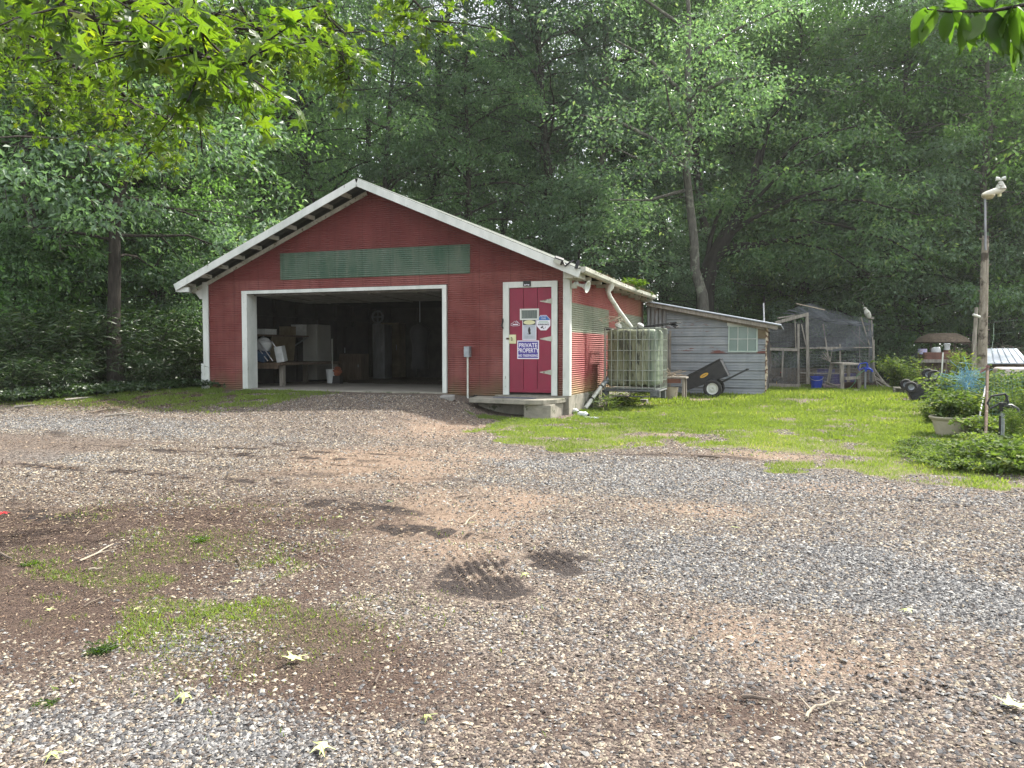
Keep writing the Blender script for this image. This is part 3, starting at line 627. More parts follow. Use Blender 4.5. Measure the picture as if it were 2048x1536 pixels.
d_ = 29.0; b_ = A(1405, 700, d_); b_.z = float(gz(b_.x, b_.y)) - .1
pp = lambda pts, d=29.0, dd=0: [A(x_, y_, d + dd * i / len(pts)) for i, (x_, y_) in enumerate(pts)]
custom_tree('pale_trunk_tree', 'tree with a crooked pale lichen covered trunk behind the shed roof', b_, [b_] + pp([(1408, 640), (1405, 590), (1390, 540), (1388, 480), (1380, 410), (1372, 340), (1380, 250), (1375, 150), (1378, 40), (1370, -120)]), [.25, .22, .20, .18, .16, .15, .14, .12, .10, .08, .04],
    [(pp([(1372, 340), (1310, 280), (1230, 240), (1160, 230)], 29, -3), .09), (pp([(1378, 300), (1300, 330), (1240, 300)], 29, -3), .08), (pp([(1375, 200), (1450, 160), (1540, 150)], 29, -3), .09), (pp([(1378, 200), (1300, 120), (1230, 80)], 29, -2), .09),
     (pp([(1378, 120), (1470, 60), (1560, 20)], 29, -2), .08), (pp([(1376, 60), (1290, 0), (1250, -60)]), .07), (pp([(1380, 240), (1400, 180), (1420, 120)], 29, -3), .08), (pp([(1372, 380), (1300, 400), (1220, 400)], 29, -1), .07), (pp([(1376, 280), (1340, 220), (1330, 160)], 29, -4), .07)], 'leaf_b', 'bark_grey', 31, .17, 90, 9, .95)
d_ = 31.0; b_ = A(1412, 700, d_); b_.z = float(gz(b_.x, b_.y)) - .1
custom_tree('dark_branching_tree', 'dark trunked tree whose black limbs reach right above the grey shed', b_, [b_] + pp([(1410, 620), (1412, 560), (1425, 520), (1450, 475), (1475, 435), (1500, 380), (1520, 300)], 31), [.36, .36, .36, .33, .29, .24, .18, .10],
    [(pp([(1425, 520), (1440, 505), (1480, 492), (1520, 490), (1560, 480), (1620, 470)], 31), .19, .8), (pp([(1422, 525), (1450, 510), (1490, 497), (1530, 480)], 31, -1), .11, .9), (pp([(1412, 545), (1420, 480), (1432, 440), (1450, 400)], 31), .13, .9),
     (pp([(1450, 475), (1500, 440), (1580, 400), (1680, 370)], 31, -3), .12, .6), (pp([(1475, 435), (1560, 350), (1650, 300)], 31, -3), .09), (pp([(1500, 380), (1600, 280), (1720, 250)], 31, -3), .09), (pp([(1520, 330), (1540, 240), (1600, 170)], 31, -2), .08),
     (pp([(1580, 440), (1680, 450), (1780, 480), (1850, 520)], 31, -2), .07), (pp([(1560, 480), (1660, 500), (1740, 550)], 31, -2), .06), (pp([(1600, 400), (1720, 400), (1840, 430)], 31, -4), .06)], 'leaf_a', 'bark_black', 32, .17, 90, 9, .95)
# wooded hillside beyond the last counted trees: one mass of leaves
n = 200000; az_ = rng.uniform(-1150, 3100, n); dp = rng.uniform(60, 80, n); hz = rng.random(n) ** .9 * 30
q = FW[None] * 0; cx = (az_ - 1024) / F * dp; x = dp * -sin(YAW) + cx * cos(YAW); y = dp * cos(YAW) + cx * sin(YAW)
hmax = 17 + 12 * vnoise(x, y, .12, 40); k = (hz < hmax) & ((vnoise(x * 1.0, hz + y * .3, .45, 41) > .30) | (hz < 4)); x, y, hz = x[k], y[k], hz[k]; n = len(x)
V, Fc = leaf_quads(np.stack([x, y, gz(x, y) + hz], -1), unit(rng.normal(size=(n, 3)) * (1, 1, .5)), rng.uniform(.5, 1.1, n), .55, .8, .1)
tag(np_mesh('distant_woods', V, Fc, M['leaf_a'], attrs=dict(v=np.repeat(rng.random(n), 4))), kind='stuff')

# cane and weeds at the foot of the woods
def shrub_proto(key, leafm, seed, stems, h, spread, leaves, L, w, droop=.3, stemr=.006, up=.25, tilt=.8, bark='bark_dark', arch=.3):
    global rng
    old = rng; rng = np.random.default_rng(seed); r = rng; wd = Acc(); P = []; D = []; LL = []
    for i in range(stems):
        a = r.random() * 6.283; hh = h * r.uniform(.55, 1.05); s0 = np.array([cos(a), sin(a), 0]) * spread * .3 * r.random(); e = np.array([cos(a), sin(a), 0]) * spread * r.uniform(.2, 1)
        t = np.linspace(0, 1, 6)[:, None]; pts = s0 + e * t ** 1.6 + np.array([0, 0, hh]) * (t - arch * .4 * t ** 2.5); wd.add(*tube_np(pts, np.linspace(stemr, stemr * .35, 6), 4))
        m = leaves; u = r.random(m) ** .7; c = np.stack([np.interp(u, t[:, 0], pts[:, q]) for q in range(3)], -1); az = r.random(m) * 6.283
        d = unit(np.stack([np.cos(az), np.sin(az), up + r.normal(size=m) * .35], -1)); P.append(c + d * r.random((m, 1)) * .12 * h ** .5); D.append(unit(d + np.array([0, 0, -droop]))); LL.append(L * r.uniform(.6, 1.25, m))
    P = np.concatenate(P); V, Fc = leaf_quads(P, np.concatenate(D), np.concatenate(LL), w, tilt, .08); T = np.repeat(r.random(len(P)), 4); rng = old
    wv, wf = wd.get(); a = np_mesh('stems', wv, wf, M[bark]); b = np_mesh('leaves', V, Fc, M[leafm], attrs=dict(v=T)); protos[key] = (a.data, b.data); bpy.data.objects.remove(a); bpy.data.objects.remove(b)
def shrub(key, p, name, label, sc=1, group=None, cat='shrub', zs=None):
    o = thing(name, label, cat, (p[0], p[1], p[2] if len(p) > 2 else float(gz(p[0], p[1])) - .03), group, random.uniform(0, 6.28)); o.scale = (sc, sc, zs or sc)
    a, b = protos[key]; link('stems', a, o); link('leaves', b, o); return o
shrub_proto('cane', 'cane', 51, 46, 2.1, 1.3, 60, .20, .13, .35, arch=.5)
shrub_proto('cane2', 'cane', 52, 40, 1.5, 1.3, 60, .18, .14, .35, arch=.7)
shrub_proto('ivy', 'ivy', 53, 60, .35, 1.3, 34, .075, .8, .2, .003, arch=1.2)
shrub_proto('bush', 'weed', 54, 30, 1.25, .62, 75, .095, .62, .3)
shrub_proto('bushtall', 'weed', 55, 14, 1.9, .35, 110, .13, .22, .25, up=.35)
shrub_proto('vine', 'weed', 56, 46, .42, .62, 62, .055, .7, .2, .003, arch=1.0)
shrub_proto('fern', 'leaf_gum', 57, 14, .26, .24, 26, .07, .35, .2, .003, arch=.9)
shrub_proto('tuft', 'grass', 58, 22, .34, .22, 6, .16, .08, .1, .003)
shrub_proto('potplant', 'weed', 59, 34, .62, .50, 64, .085, .45, .35, .004, arch=.7)
cg = 'cane thickets along the edge of the woods'
for i, (px, d_, k_, s_, lab) in enumerate([(-20, 17.2, 'cane', 1.0, 'cane thicket at the far left edge of the photo'), (75, 17.8, 'cane', 1.1, 'cane thicket second from the left edge'), (160, 18.6, 'cane', 1.15, 'cane thicket touching the left side of the straight dark trunk'),
        (285, 19.0, 'cane', 1.1, 'cane thicket touching the right side of the straight dark trunk'), (340, 20.0, 'cane', 1.05, 'cane thicket in the gap between trunk and garage'), (395, 21, 'cane', 1.1, 'cane thicket nearest the white corner board of the garage'),
        (115, 17.0, 'cane2', .85, 'low cane clump in front of the others left of the trunk'), (205, 19.8, 'cane', 1.2, 'cane thicket directly behind the straight dark trunk'), (20, 16.6, 'cane2', .8, 'low cane clump in the bottom left of the thicket'), (310, 18.0, 'cane2', .75, 'low cane clump right of the trunk base')]):
    p = A(px, 700, d_); shrub(k_, (p.x, p.y), 'cane_thicket', lab, s_, cg, 'thicket')
for i, (px, py) in enumerate([(20, 800), (75, 796), (130, 790), (185, 785), (240, 785), (300, 779), (350, 776), (395, 776)]):
    p = G(px, py); o = shrub('ivy', (p.x, p.y), 'ground_ivy', ['at the left photo edge', 'second from the left photo edge', 'left of the sawn branch', 'below the left thicket', 'at the foot of the straight dark trunk', 'right of the straight dark trunk', 'midway from trunk to garage', 'beside the garage corner board'][i], 1.0, 'ground ivy patches along the woods', 'ground ivy'); o['label'] = 'low patch of dark ground ivy ' + o['label']
for i, (px, d_, lab) in enumerate([(1790, 28, 'weedy clump behind the leafy shrub by the pump'), (1850, 31, 'weedy clump in front of the thatched hutch'), (1960, 29.5, 'weedy clump at the foot of the metal roofed hutch'), (1480, 34, 'weedy clump showing over the low end of the shed roof'), (2060, 30, 'weedy clump at the right photo edge behind the pale tank'), (1760, 33, 'weedy clump at the wood edge behind the tall corner post'), (1640, 34.5, 'weedy clump seen through the chicken run netting'), (1580, 34, 'weedy clump behind the plank wall of the run')]):
    p = A(px, 700, d_); shrub('cane', (p.x, p.y), 'weed_clump', lab, .8, 'weed clumps at the edge of the clearing', 'weeds')

# ------------------------------------------------------------------ the red garage
XL, XR, XC, FY, BY = -12.70, -4.10, -8.40, 14.5, 22.2
RZ, SL = 4.33, .426                                    # ridge top, roof slope
rz = lambda x: RZ - SL * abs(x - XC)                   # roof top surface
gar = thing('garage', 'red corrugated metal garage with white trim and a wide open bay', 'garage', (XC, FY, 0))
front = lambda u, z, o: (u, FY - o, z)
side = lambda u, z, o: (XR + o, u, z)
OX0, OX1, OZ = -11.50, -6.73, 2.10                     # bay opening (clear)
DX0, DX1, DZ = -5.29, -4.43, 2.07                      # door leaf
b = MB()
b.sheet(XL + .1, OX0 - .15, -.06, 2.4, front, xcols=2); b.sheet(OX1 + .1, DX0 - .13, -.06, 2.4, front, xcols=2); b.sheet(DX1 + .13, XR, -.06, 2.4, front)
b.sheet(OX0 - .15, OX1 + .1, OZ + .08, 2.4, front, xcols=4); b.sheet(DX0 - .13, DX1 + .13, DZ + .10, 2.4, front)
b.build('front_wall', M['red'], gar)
zt = RZ - .13
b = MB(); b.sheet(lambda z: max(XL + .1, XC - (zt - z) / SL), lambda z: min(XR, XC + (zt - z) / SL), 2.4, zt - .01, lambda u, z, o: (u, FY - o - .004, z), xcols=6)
tag(b.build('gable', M['red_gable_shaded'], gar), 'red gable above the bay with overhang shade in its colour')
b = MB(); b.sheet(-10.62, -6.13, 2.385, 2.965, lambda u, z, o: (u, FY - o - .022, z), pitch=.042, xcols=4); b.box(-10.62, FY - .014, 2.385, -6.13, FY - .010, 2.965)
tag(b.build('sign_panel', M['green'], gar), 'long blank green corrugated panel')
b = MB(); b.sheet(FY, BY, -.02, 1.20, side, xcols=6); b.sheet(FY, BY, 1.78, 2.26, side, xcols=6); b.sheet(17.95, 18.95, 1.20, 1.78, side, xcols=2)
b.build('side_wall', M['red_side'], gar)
b = MB(); b.sheet(FY, 17.95, 1.20, 1.78, side, xcols=4); b.sheet(18.95, BY, 1.20, 1.78, side, xcols=4)
tag(b.build('side_band', M['greygreen'], gar), 'faded green band along the side wall')
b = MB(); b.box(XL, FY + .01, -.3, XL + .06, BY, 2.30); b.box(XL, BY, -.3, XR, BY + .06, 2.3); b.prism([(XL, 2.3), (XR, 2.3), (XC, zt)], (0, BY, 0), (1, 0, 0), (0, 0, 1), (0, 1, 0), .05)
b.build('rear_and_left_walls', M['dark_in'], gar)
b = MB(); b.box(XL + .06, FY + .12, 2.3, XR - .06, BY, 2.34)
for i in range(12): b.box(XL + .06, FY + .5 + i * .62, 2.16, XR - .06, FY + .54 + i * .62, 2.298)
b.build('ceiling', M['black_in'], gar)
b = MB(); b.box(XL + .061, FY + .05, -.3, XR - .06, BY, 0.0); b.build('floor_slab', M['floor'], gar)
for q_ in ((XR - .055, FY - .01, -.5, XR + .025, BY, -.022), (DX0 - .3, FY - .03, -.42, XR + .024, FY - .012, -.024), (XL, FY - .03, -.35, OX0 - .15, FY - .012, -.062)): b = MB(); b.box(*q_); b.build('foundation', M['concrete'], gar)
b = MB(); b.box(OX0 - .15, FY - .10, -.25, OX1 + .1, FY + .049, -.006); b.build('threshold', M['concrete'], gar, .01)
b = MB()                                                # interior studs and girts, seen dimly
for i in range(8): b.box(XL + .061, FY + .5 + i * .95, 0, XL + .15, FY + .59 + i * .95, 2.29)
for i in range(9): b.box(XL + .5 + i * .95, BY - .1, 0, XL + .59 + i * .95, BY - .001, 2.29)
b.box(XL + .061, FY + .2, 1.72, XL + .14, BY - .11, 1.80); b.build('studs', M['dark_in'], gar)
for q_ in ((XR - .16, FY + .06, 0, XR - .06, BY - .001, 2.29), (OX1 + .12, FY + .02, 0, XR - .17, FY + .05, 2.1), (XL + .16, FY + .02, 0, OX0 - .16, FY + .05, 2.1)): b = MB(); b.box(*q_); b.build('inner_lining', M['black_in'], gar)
# trims
b = MB()
b.box(OX0 - .14, FY - .045, -.06, OX0, FY + .02, OZ + .07); b.box(OX1, FY - .045, -.06, OX1 + .09, FY + .02, OZ + .07); b.box(OX0 - .14, FY - .05, OZ, OX1 + .09, FY - .0455, OZ + .072); b.box(OX0, FY - .045, OZ + .002, OX1, FY + .02, OZ + .07)
b.box(OX0 - .02, FY + .021, -.05, OX0, FY + .30, OZ); b.box(OX1, FY + .021, -.05, OX1 + .02, FY + .14, OZ)
b.build('bay_frame', M['white'], gar, .004)
b = MB(); b.box(XR - .10, FY - .035, -.02, XR + .035, FY - .011, 2.36); b.box(XR + .012, FY - .0105, -.02, XR + .036, FY + .11, 2.34); b.build('corner_board', M['white'], gar, .004)
b = MB(); b.box(XL - .02, FY - .045, -.35, XL + .13, FY - .009, 2.40); b.box(XL - .075, FY - .06, -.40, XL + .02, FY - .046, .55); b.build('corner_board', M['white'], gar, .004)
od = MB(); od.cbox(((OX0 + OX1) / 2, FY + 1.2, 2.06), (OX1 - OX0 - .1, 2.1, .045), (radians(-1.5), 0, 0))
for k in range(4): od.cbox((OX0 + .7 + k * 1.12, FY + 1.2, 2.03), (.06, 2.0, .03), (radians(-1.5), 0, 0))
tag(od.build('overhead_door', mat('shaded_white_door', (.20, .20, .18), (.10, .10, .09), 5, .8), gar), 'raised flaking white overhead door')  # white door, darkened in colour for the shade inside the bay
# roof: two corrugated slopes (sheets with thickness), rafters, fascia
rf = None
for sgn in (-1, 1):
    b = MB(); n = 140; xe = XC + sgn * 4.66
    for k in range(n):
        y0 = 14.0 + (BY + .3 - 14.0) * k / n; y1 = 14.0 + (BY + .3 - 14.0) * (k + 1) / n; z0 = .010 * sin(k * 1.6); z1 = .010 * sin((k + 1) * 1.6)
        i = len(b.v); b.v += [(XC, y0, RZ + z0 - .01), (xe, y0, rz(xe) + z0 - .01), (xe, y1, rz(xe) + z1 - .01), (XC, y1, RZ + z1 - .01)]; b.f.append((i, i + 1, i + 2, i + 3) if sgn < 0 else (i, i + 3, i + 2, i + 1)); b.m.append(0)
    r_ = b.build('roof', M['roof_under'], gar); r_.modifiers.new('sheet', 'SOLIDIFY').thickness = .012
    b = MB(); p0 = (XC + sgn * .013, 14.0 - .012, RZ - .09); p1 = (XC + sgn * 4.66, 14.0 - .012, rz(XC + 4.66) - .09)
    b.beam(p0, p1, .026, .15, up=(0, 0, 1)); b.build('fascia_board', M['white'], r_)
    b = MB(); o = .16
    if sgn < 0: b.beam((XC + sgn * .05, FY - .028, RZ - o - .05), (XC + sgn * 4.62, FY - .028, rz(XC + 4.62) - o - .02), .024, .085, up=(0, 0, 1)); b.build('rake_board', M['white_dirty'], r_)
    for k in range(10):
        x = XC + sgn * (.42 + k * .455)
        if sgn > 0 and k > 8: continue
        b = MB(); b.beam((x, 14.02, rz(x) - .09), (x, FY - .042, rz(x) - .09), .045, .085, up=(0, 0, 1)); b.build('lookout', M['white_dirty'], r_)
b = MB(); b.beam((XL - .36, 14.02, rz(XL - .34) - .13), (XL - .36, BY, rz(XL - .34) - .13), .025, .12, up=(0, 0, 1)); b.box(XL - .34, 14.03, rz(XL - .34) - .20, XL - .021, 14.06, rz(XL - .34) - .10)
b.prism([(0, 0), (.30, .02), (.30, -.24), (.22, -.24)], (XL - .32, FY - .03, 2.26), (1, 0, 0), (0, 0, 1), (0, 1, 0), .03); b.build('left_eave_board', M['white'], gar)
b = MB(); b.box(XR + .04, 14.08, 2.19, XR + .30, 14.62, 2.40); b.build('eave_box', M['white_dirty'], gar, .004)
# sagging gutter on the right eave with its downspout
gut = MB(); pts = []
for k in range(16):
    y = 14.02 + 7.7 * k / 15; sag = -.030 * sin(pi * k / 15) - .022 * k / 15; pts.append((y, 2.335 + sag))
prof = [(-.055, .05), (-.055, -.035), (-.03, -.055), (.03, -.055), (.062, -.02), (.066, .05)]
i0 = len(gut.v)
for y, z in pts:
    for a, c in prof: gut.v.append((XR + .39 + a, y, z + c))
for k in range(len(pts) - 1):
    for j in range(5): q = i0 + k * 6 + j; gut.f.append((q, q + 1, q + 7, q + 6)); gut.m.append(0)
gut.add([(XR + .39 + a, 14.02, pts[0][1] + c) for a, c in prof], [tuple(range(6))])
go = gut.build('gutter', M['white_dirty'], gar); go.modifiers.new('t', 'SOLIDIFY').thickness = .005
for k in range(9): b = MB(); b.box(XR + .02, 14.9 + k * .86, 2.20, XR + .335, 14.94 + k * .86, 2.27); b.build('rafter_tail', M['white_dirty'], gar)
dg = np.random.default_rng(5); n = 2600; yy = 14.2 + 7.3 * dg.random(n) ** .8; P_ = np.stack([XR + .39 + (dg.random(n) - .5) * .12 - XC, yy - FY, 2.36 - .03 * np.sin((yy - 14) / 7.7 * pi) + dg.random(n) * .035 * (1 + (yy > 18.0))], -1)
V, Fc = leaf_quads(P_, unit(dg.normal(size=(n, 3))), dg.uniform(.02, .06, n), .5, .5, .1); dm = mat('gutter_moss', (.10, .12, .04), (.16, .10, .06), 9, .9, lo=.45, hi=.55); np_mesh('gutter_debris', V, Fc, dm, go)
b = MB(); dy = 16.35; x0 = XR + .40
b.tube([(x0, dy, 2.25), (x0 - .01, dy, 2.18), (x0 - .05, dy - .02, 2.08), (x0 - .02, dy + .02, 1.98), (x0 + .12, dy + .25, 1.70), (x0 + .33, dy + .55, 1.35)], [.085, .075, .05, .047, .047, .047], 10)
tag(b.build('downspout', M['pvc'], gar, smooth_=True), 'white downspout bending down onto the water tank')
b = MB(); x = XR + .05
b.box(XR + .012, BY - .2, -.3, XR + .05, BY - .14, 2.2); b.build('rear_post', M['rust'], gar)

# side door
dr = MB(); wdt = (DX1 - DX0) / 3
for k in range(3): dr.box(DX0 + k * wdt + .004, FY - .022, .03, DX0 + (k + 1) * wdt - .004, FY + .012, DZ - .006)
dr.box(DX0 + .01, FY - .0, .03, DX1 - .01, FY + .02, DZ - .006); dr.box(DX0 + .006, FY - .032, .035, DX1 - .006, FY - .022, .10)
door = dr.build('side_door', M['door'], gar, .003); tag(door, 'crimson plank door')
b = MB(); b.box(DX0 - .13, FY - .05, -.02, DX0 - .004, FY - .012, DZ + .115); b.box(DX1 + .004, FY - .05, -.02, DX1 + .12, FY - .012, DZ + .115); b.box(DX0 - .004, FY - .05, DZ, DX1 + .004, FY - .012, DZ + .115); b.build('door_frame', M['white'], gar, .005)
b = MB(); wx0, wx1, wz0, wz1 = -5.07, -4.68, 1.44, 1.66
b.box(wx0, FY - .042, wz0, wx0 + .035, FY - .0225, wz1); b.box(wx1 - .035, FY - .042, wz0, wx1, FY - .0225, wz1); b.box(wx0 + .035, FY - .042, wz0, wx1 - .035, FY - .0225, wz0 + .03); b.box(wx0 + .035, FY - .042, wz1 - .03, wx1 - .035, FY - .0225, wz1)
wf_ = b.build('door_window', M['white'], door, .003); b = MB(); b.box(wx0 + .034, FY - .028, wz0 + .029, wx1 - .034, FY - .0235, wz1 - .029); b.build('pane', M['glass_dark'], wf_)
for z in (1.80, 1.075, .43):
    b = MB(); b.prism([(0, -.05), (0, .05), (-.235, .006), (-.235, -.006)], (DX1, FY - .0265, z), (1, 0, 0), (0, 0, 1), (0, 1, 0), .0035); b.tube([(DX1 + .012, FY - .053, z - .055), (DX1 + .012, FY - .053, z + .055)], .010, 8)
    b.build('strap_hinge', M['white_dirty'], door)
b = MB(); b.box(DX0 - .004, FY - .036, .985, DX0 + .14, FY - .0235, 1.16); b.build('latch_plate', M['signyellow'], door, .003)
b = MB(); b.box(DX0 - .055, FY - .062, 1.065, DX0 + .0, FY - .0505, 1.10); b.tube([(DX0 + .05, FY - .04, 1.05), (DX0 + .065, FY - .06, 1.05), (DX0 + .065, FY - .062, 1.09), (DX0 + .04, FY - .05, 1.11)], .008, 8); b.build('door_latch', M['rust'], door)
b = MB(); b.tube([(DX0 - .12, FY - .06, 1.28), (DX0 - .145, FY - .07, 1.34), (DX0 - .12, FY - .075, 1.42), (DX0 - .13, FY - .055, 1.47)], .014, 8); b.build('frame_hook', M['signblack'], gar)

# signs on the door (each one can be lifted away)
yb = FY - .0275
sg = thing('property_sign', 'purple sign reading PRIVATE PROPERTY NO TRESPASSING on the crimson door', 'sign', (-4.90, yb, .86))
b = MB(); b.box(-5.125, yb - .003, .685, -4.68, yb, 1.045); b.build('border', M['signwhite'], sg, .002)
b = MB(); b.box(-5.105, yb - .0045, .705, -4.70, yb - .0032, 1.025); b.build('panel', M['signpurple'], sg)
text('lettering', 'PRIVATE', (-4.9025, yb - .006, .948), .115, M['signwhite'], sg, .88, bold=.0018); text('lettering', 'PROPERTY', (-4.9025, yb - .006, .848), .115, M['signwhite'], sg, .80, bold=.0018); text('lettering', 'NO TRESPASSING', (-4.9025, yb - .006, .750), .064, M['signwhite'], sg, .80, bold=.001)
sg = thing('warning_sign', 'small grey sign with a cream oval and a dark standing figure, above the purple sign', 'sign', (-4.89, yb, 1.2))
b = MB(); b.box(-5.02, yb - .003, 1.055, -4.735, yb, 1.455); b.build('border', M['signwhite'], sg)
b = MB(); b.box(-5.008, yb - .0045, 1.068, -4.747, yb - .0032, 1.345); b.build('panel', M['signgrey'], sg)
b = MB(); b.box(-5.008, yb - .0045, 1.347, -4.747, yb - .0032, 1.443); hd = b.build('header', M['signblack'], sg)
b = MB(); b.prism([(.118 * cos(t * pi / 12), .042 * sin(t * pi / 12)) for t in range(24)], (-4.8775, yb - .0062, 1.395), (1, 0, 0), (0, 0, 1), (0, 1, 0), .0015); b.build('oval', M['signyellow'], sg)
b = MB(); fig = [(-.012, .06), (-.020, .045), (-.028, .01), (-.02, -.03), (-.012, -.065), (.02, -.075), (.032, -.055), (.022, -.02), (.026, .02), (.016, .042), (.010, .062), (-.001, .075)]
b.prism(fig, (-4.877, yb - .0062, 1.235), (1, 0, 0), (0, 0, 1), (0, 1, 0), .0015); b.prism([(-.045, -.052), (0, -.07), (.01, -.078), (-.03, -.066)], (-4.877, yb - .0062, 1.235), (1, 0, 0), (0, 0, 1), (0, 1, 0), .0014); b.build('figure', M['signblack'], sg)
b = MB()
for k, (w_, z) in enumerate(((.22, 1.325), (.18, 1.305), (.19, 1.125), (.21, 1.108), (.17, 1.090))): b.box(-4.877 - w_ / 2, yb - .0058, z, -4.877 + w_ / 2, yb - .0047, z + .006)
b.build('small_print', M['steel'], sg)
sg = thing('security_sign', 'octagonal blue and white surveillance sign under the door window', 'sign', (-4.60, yb, 1.36))
oc = lambda r: [(r * cos(pi / 8 + k * pi / 4), r * 1.05 * sin(pi / 8 + k * pi / 4)) for k in range(8)]
sc0 = (-4.590, yb, 1.385)
b = MB(); b.prism(oc(.150), (sc0[0], yb - .003, sc0[2]), (1, 0, 0), (0, 0, 1), (0, 1, 0), .003); b.build('plate', M['signwhite'], sg)
b = MB(); r_ = .142; b.prism([(r_ * cos(pi / 8), .05), (r_ * cos(pi / 8), r_ * 1.05 * sin(pi / 8)), (r_ * cos(3 * pi / 8), r_ * 1.05 * sin(3 * pi / 8)), (-r_ * cos(3 * pi / 8), r_ * 1.05 * sin(3 * pi / 8)), (-r_ * cos(pi / 8), r_ * 1.05 * sin(pi / 8)), (-r_ * cos(pi / 8), .05)], (sc0[0], yb - .0045, sc0[2]), (1, 0, 0), (0, 0, 1), (0, 1, 0), .0012); b.build('header', M['signblue'], sg)
text('lettering', 'PRIVATE', (sc0[0], yb - .006, sc0[2] + .112), .030, M['signwhite'], sg, 1); text('lettering', 'HOME', (sc0[0], yb - .006, sc0[2] + .078), .034, M['signwhite'], sg, 1)
text('lettering', 'SURVEILLANCE', (sc0[0], yb - .006, sc0[2] - .035), .038, M['signblack'], sg, .86, bold=.0008)
b = MB(); b.box(sc0[0] - .09, yb - .0045, sc0[2] + .018, sc0[0] + .09, yb - .0032, sc0[2] + .027); b.box(sc0[0] - .11, yb - .0045, sc0[2] - .008, sc0[0] + .11, yb - .0032, sc0[2] + .003); b.build('small_print', M['signgreen'], sg)
b = MB(); b.cbox((sc0[0] - .03, yb - .005, sc0[2] - .085), (.05, .002, .026), (0, -.6, 0)); b.cbox((sc0[0] - .005, yb - .005, sc0[2] - .105), (.035, .002, .012), (0, .9, 0)); b.cbox((sc0[0] + .035, yb - .005, sc0[2] - .095), (.006, .002, .05), (0, .5, 0)); b.build('camera_symbol', M['signblack'], sg)
sg = thing('mountain_sticker', 'small white outline sticker of mountain peaks left of the grey sign', 'sticker', (-5.16, yb, 1.36))
b = MB(); mp = [(-.10, -.03), (-.09, .0), (-.05, .015), (-.02, .05), (0, .03), (.02, .06), (.05, .02), (.09, 0), (.10, -.03), (.05, -.045), (-.05, -.045), (-.10, -.03)]
b.tube([(-5.165 + x * .95, yb - .001, 1.375 + z) for x, z in mp], .004, 4)
for x in (-.01, .02, .045): b.tube([(-5.165 + x, yb - .001, 1.375 + .04), (-5.165 + x + .02, yb - .001, 1.375 + .01)], .0035, 4)
b.build('outline', M['signwhite'], sg); b = MB(); b.box(-5.165 - .055, yb - .003, 1.350, -5.165 + .055, yb, 1.368); b.build('band', M['signwhite'], sg)
b = MB(); b.box(-4.99, FY - .075, DZ + .02, -4.84, FY - .052, DZ + .125); o = b.build('name_plaque', M['signblack']); tag(o, 'small black plaque with a pale emblem nailed over the side door', 'plaque')
b = MB(); b.prism([(-.05, -.02), (0, -.005), (.05, -.02), (.05, .012), (.02, .0), (0, .012), (-.02, 0), (-.05, .012)], (-4.915, FY - .0775, DZ + .05), (1, 0, 0), (0, 0, 1), (0, 1, 0), .002); b.build('emblem', M['signwhite'], o)

# fixtures
o = thing('electrical_conduit', 'white conduit rising to a grey outlet box between bay and door', 'conduit', (-6.15, FY - .06, -.2))
b = MB(); b.tube([(-6.165, FY - .06, -.27), (-6.165, FY - .06, .72)], .019, 10); b.build('pipe', M['pvc'], o, smooth_=True); b = MB(); b.box(-6.225, FY - .12, .72, -6.105, FY - .012, .93); b.box(-6.215, FY - .128, .76, -6.115, FY - .121, .91); b.build('outlet_box', M['steel'], o, .006)
hs = thing('horn_speaker', 'white horn loudspeaker under the eave at the right corner of the garage', 'loudspeaker', (XR + .14, 14.62, 2.1))
R_ = Euler((radians(8), radians(14), radians(-8))).to_matrix() @ Euler((0, radians(90), 0)).to_matrix()
b = MB(); prof = [(.0, -.16), (.045, -.16), (.05, -.10), (.03, -.08), (.028, .0), (.045, .05), (.075, .09), (.115, .12), (.120, .125), (.110, .127), (.07, .10), (.02, .02), (.0, .02)]
b.lathe(prof, (XR + .26, 14.50, 2.08), 24, M=R_); b.build('horn', M['white'], hs, smooth_=True); b = MB(); b.tube([(XR + .20, 14.52, 2.08), (XR + .15, 14.54, 2.19)], .015, 8); b.cbox((XR + .10, 14.54, 2.08), (.10, .05, .09)); b.build('bracket', M['white'], hs)
fl = thing('flood_light', 'black floodlight fixed at the right end of the front fascia', 'floodlight', (-4.2, 13.95, 2.5))
b = MB(); b.cbox((-4.12, 13.90, 2.50), (.17, .10, .11), (.5, .35, .3)); b.build('housing', M['black'], fl, .01); b = MB(); b.cbox((-4.13, 13.845, 2.475), (.13, .008, .08), (.5, .35, .3)); b.build('lens', M['white'], fl); b = MB(); b.tube([(-4.05, 13.97, 2.46), (-4.0, 13.93, 2.40), (-3.92, 13.95, 2.46), (-3.86, 13.99, 2.50)], .018, 8); b.cbox((-3.78, 13.95, 2.42), (.06, .06, .16), (0, .3, .2)); b.build('arm', M['black'], fl)
st = MB(); st.prism([(-5.95, 14.46), (-5.85, 13.75), (-4.55, 13.50), (-4.32, 13.62), (-4.16, 13.95), (-4.12, 14.46)], (0, 0, -.14), (1, 0, 0), (0, 1, 0), (0, 0, 1), .09); st.box(-4.7, 13.62, -.50, -4.18, 14.46, -.142); st.box(-5.8, 14.1, -.5, -4.72, 14.46, -.142)
tag(st.build('doorstep', M['concrete'], None, .012), 'worn concrete doorstep with an undercut edge below the crimson door', 'step')
b = MB(); b.prism([(-5.45, 13.98), (-4.62, 13.86), (-4.58, 14.02), (-5.35, 14.16)], (0, 0, -.049), (1, 0, 0), (0, 1, 0), (0, 0, 1), .012); tag(b.build('door_mat', mat('slate_mat', (.07, .075, .10), (.12, .13, .16), 20, .95)), 'narrow slate coloured mat lying on the doorstep', 'mat')

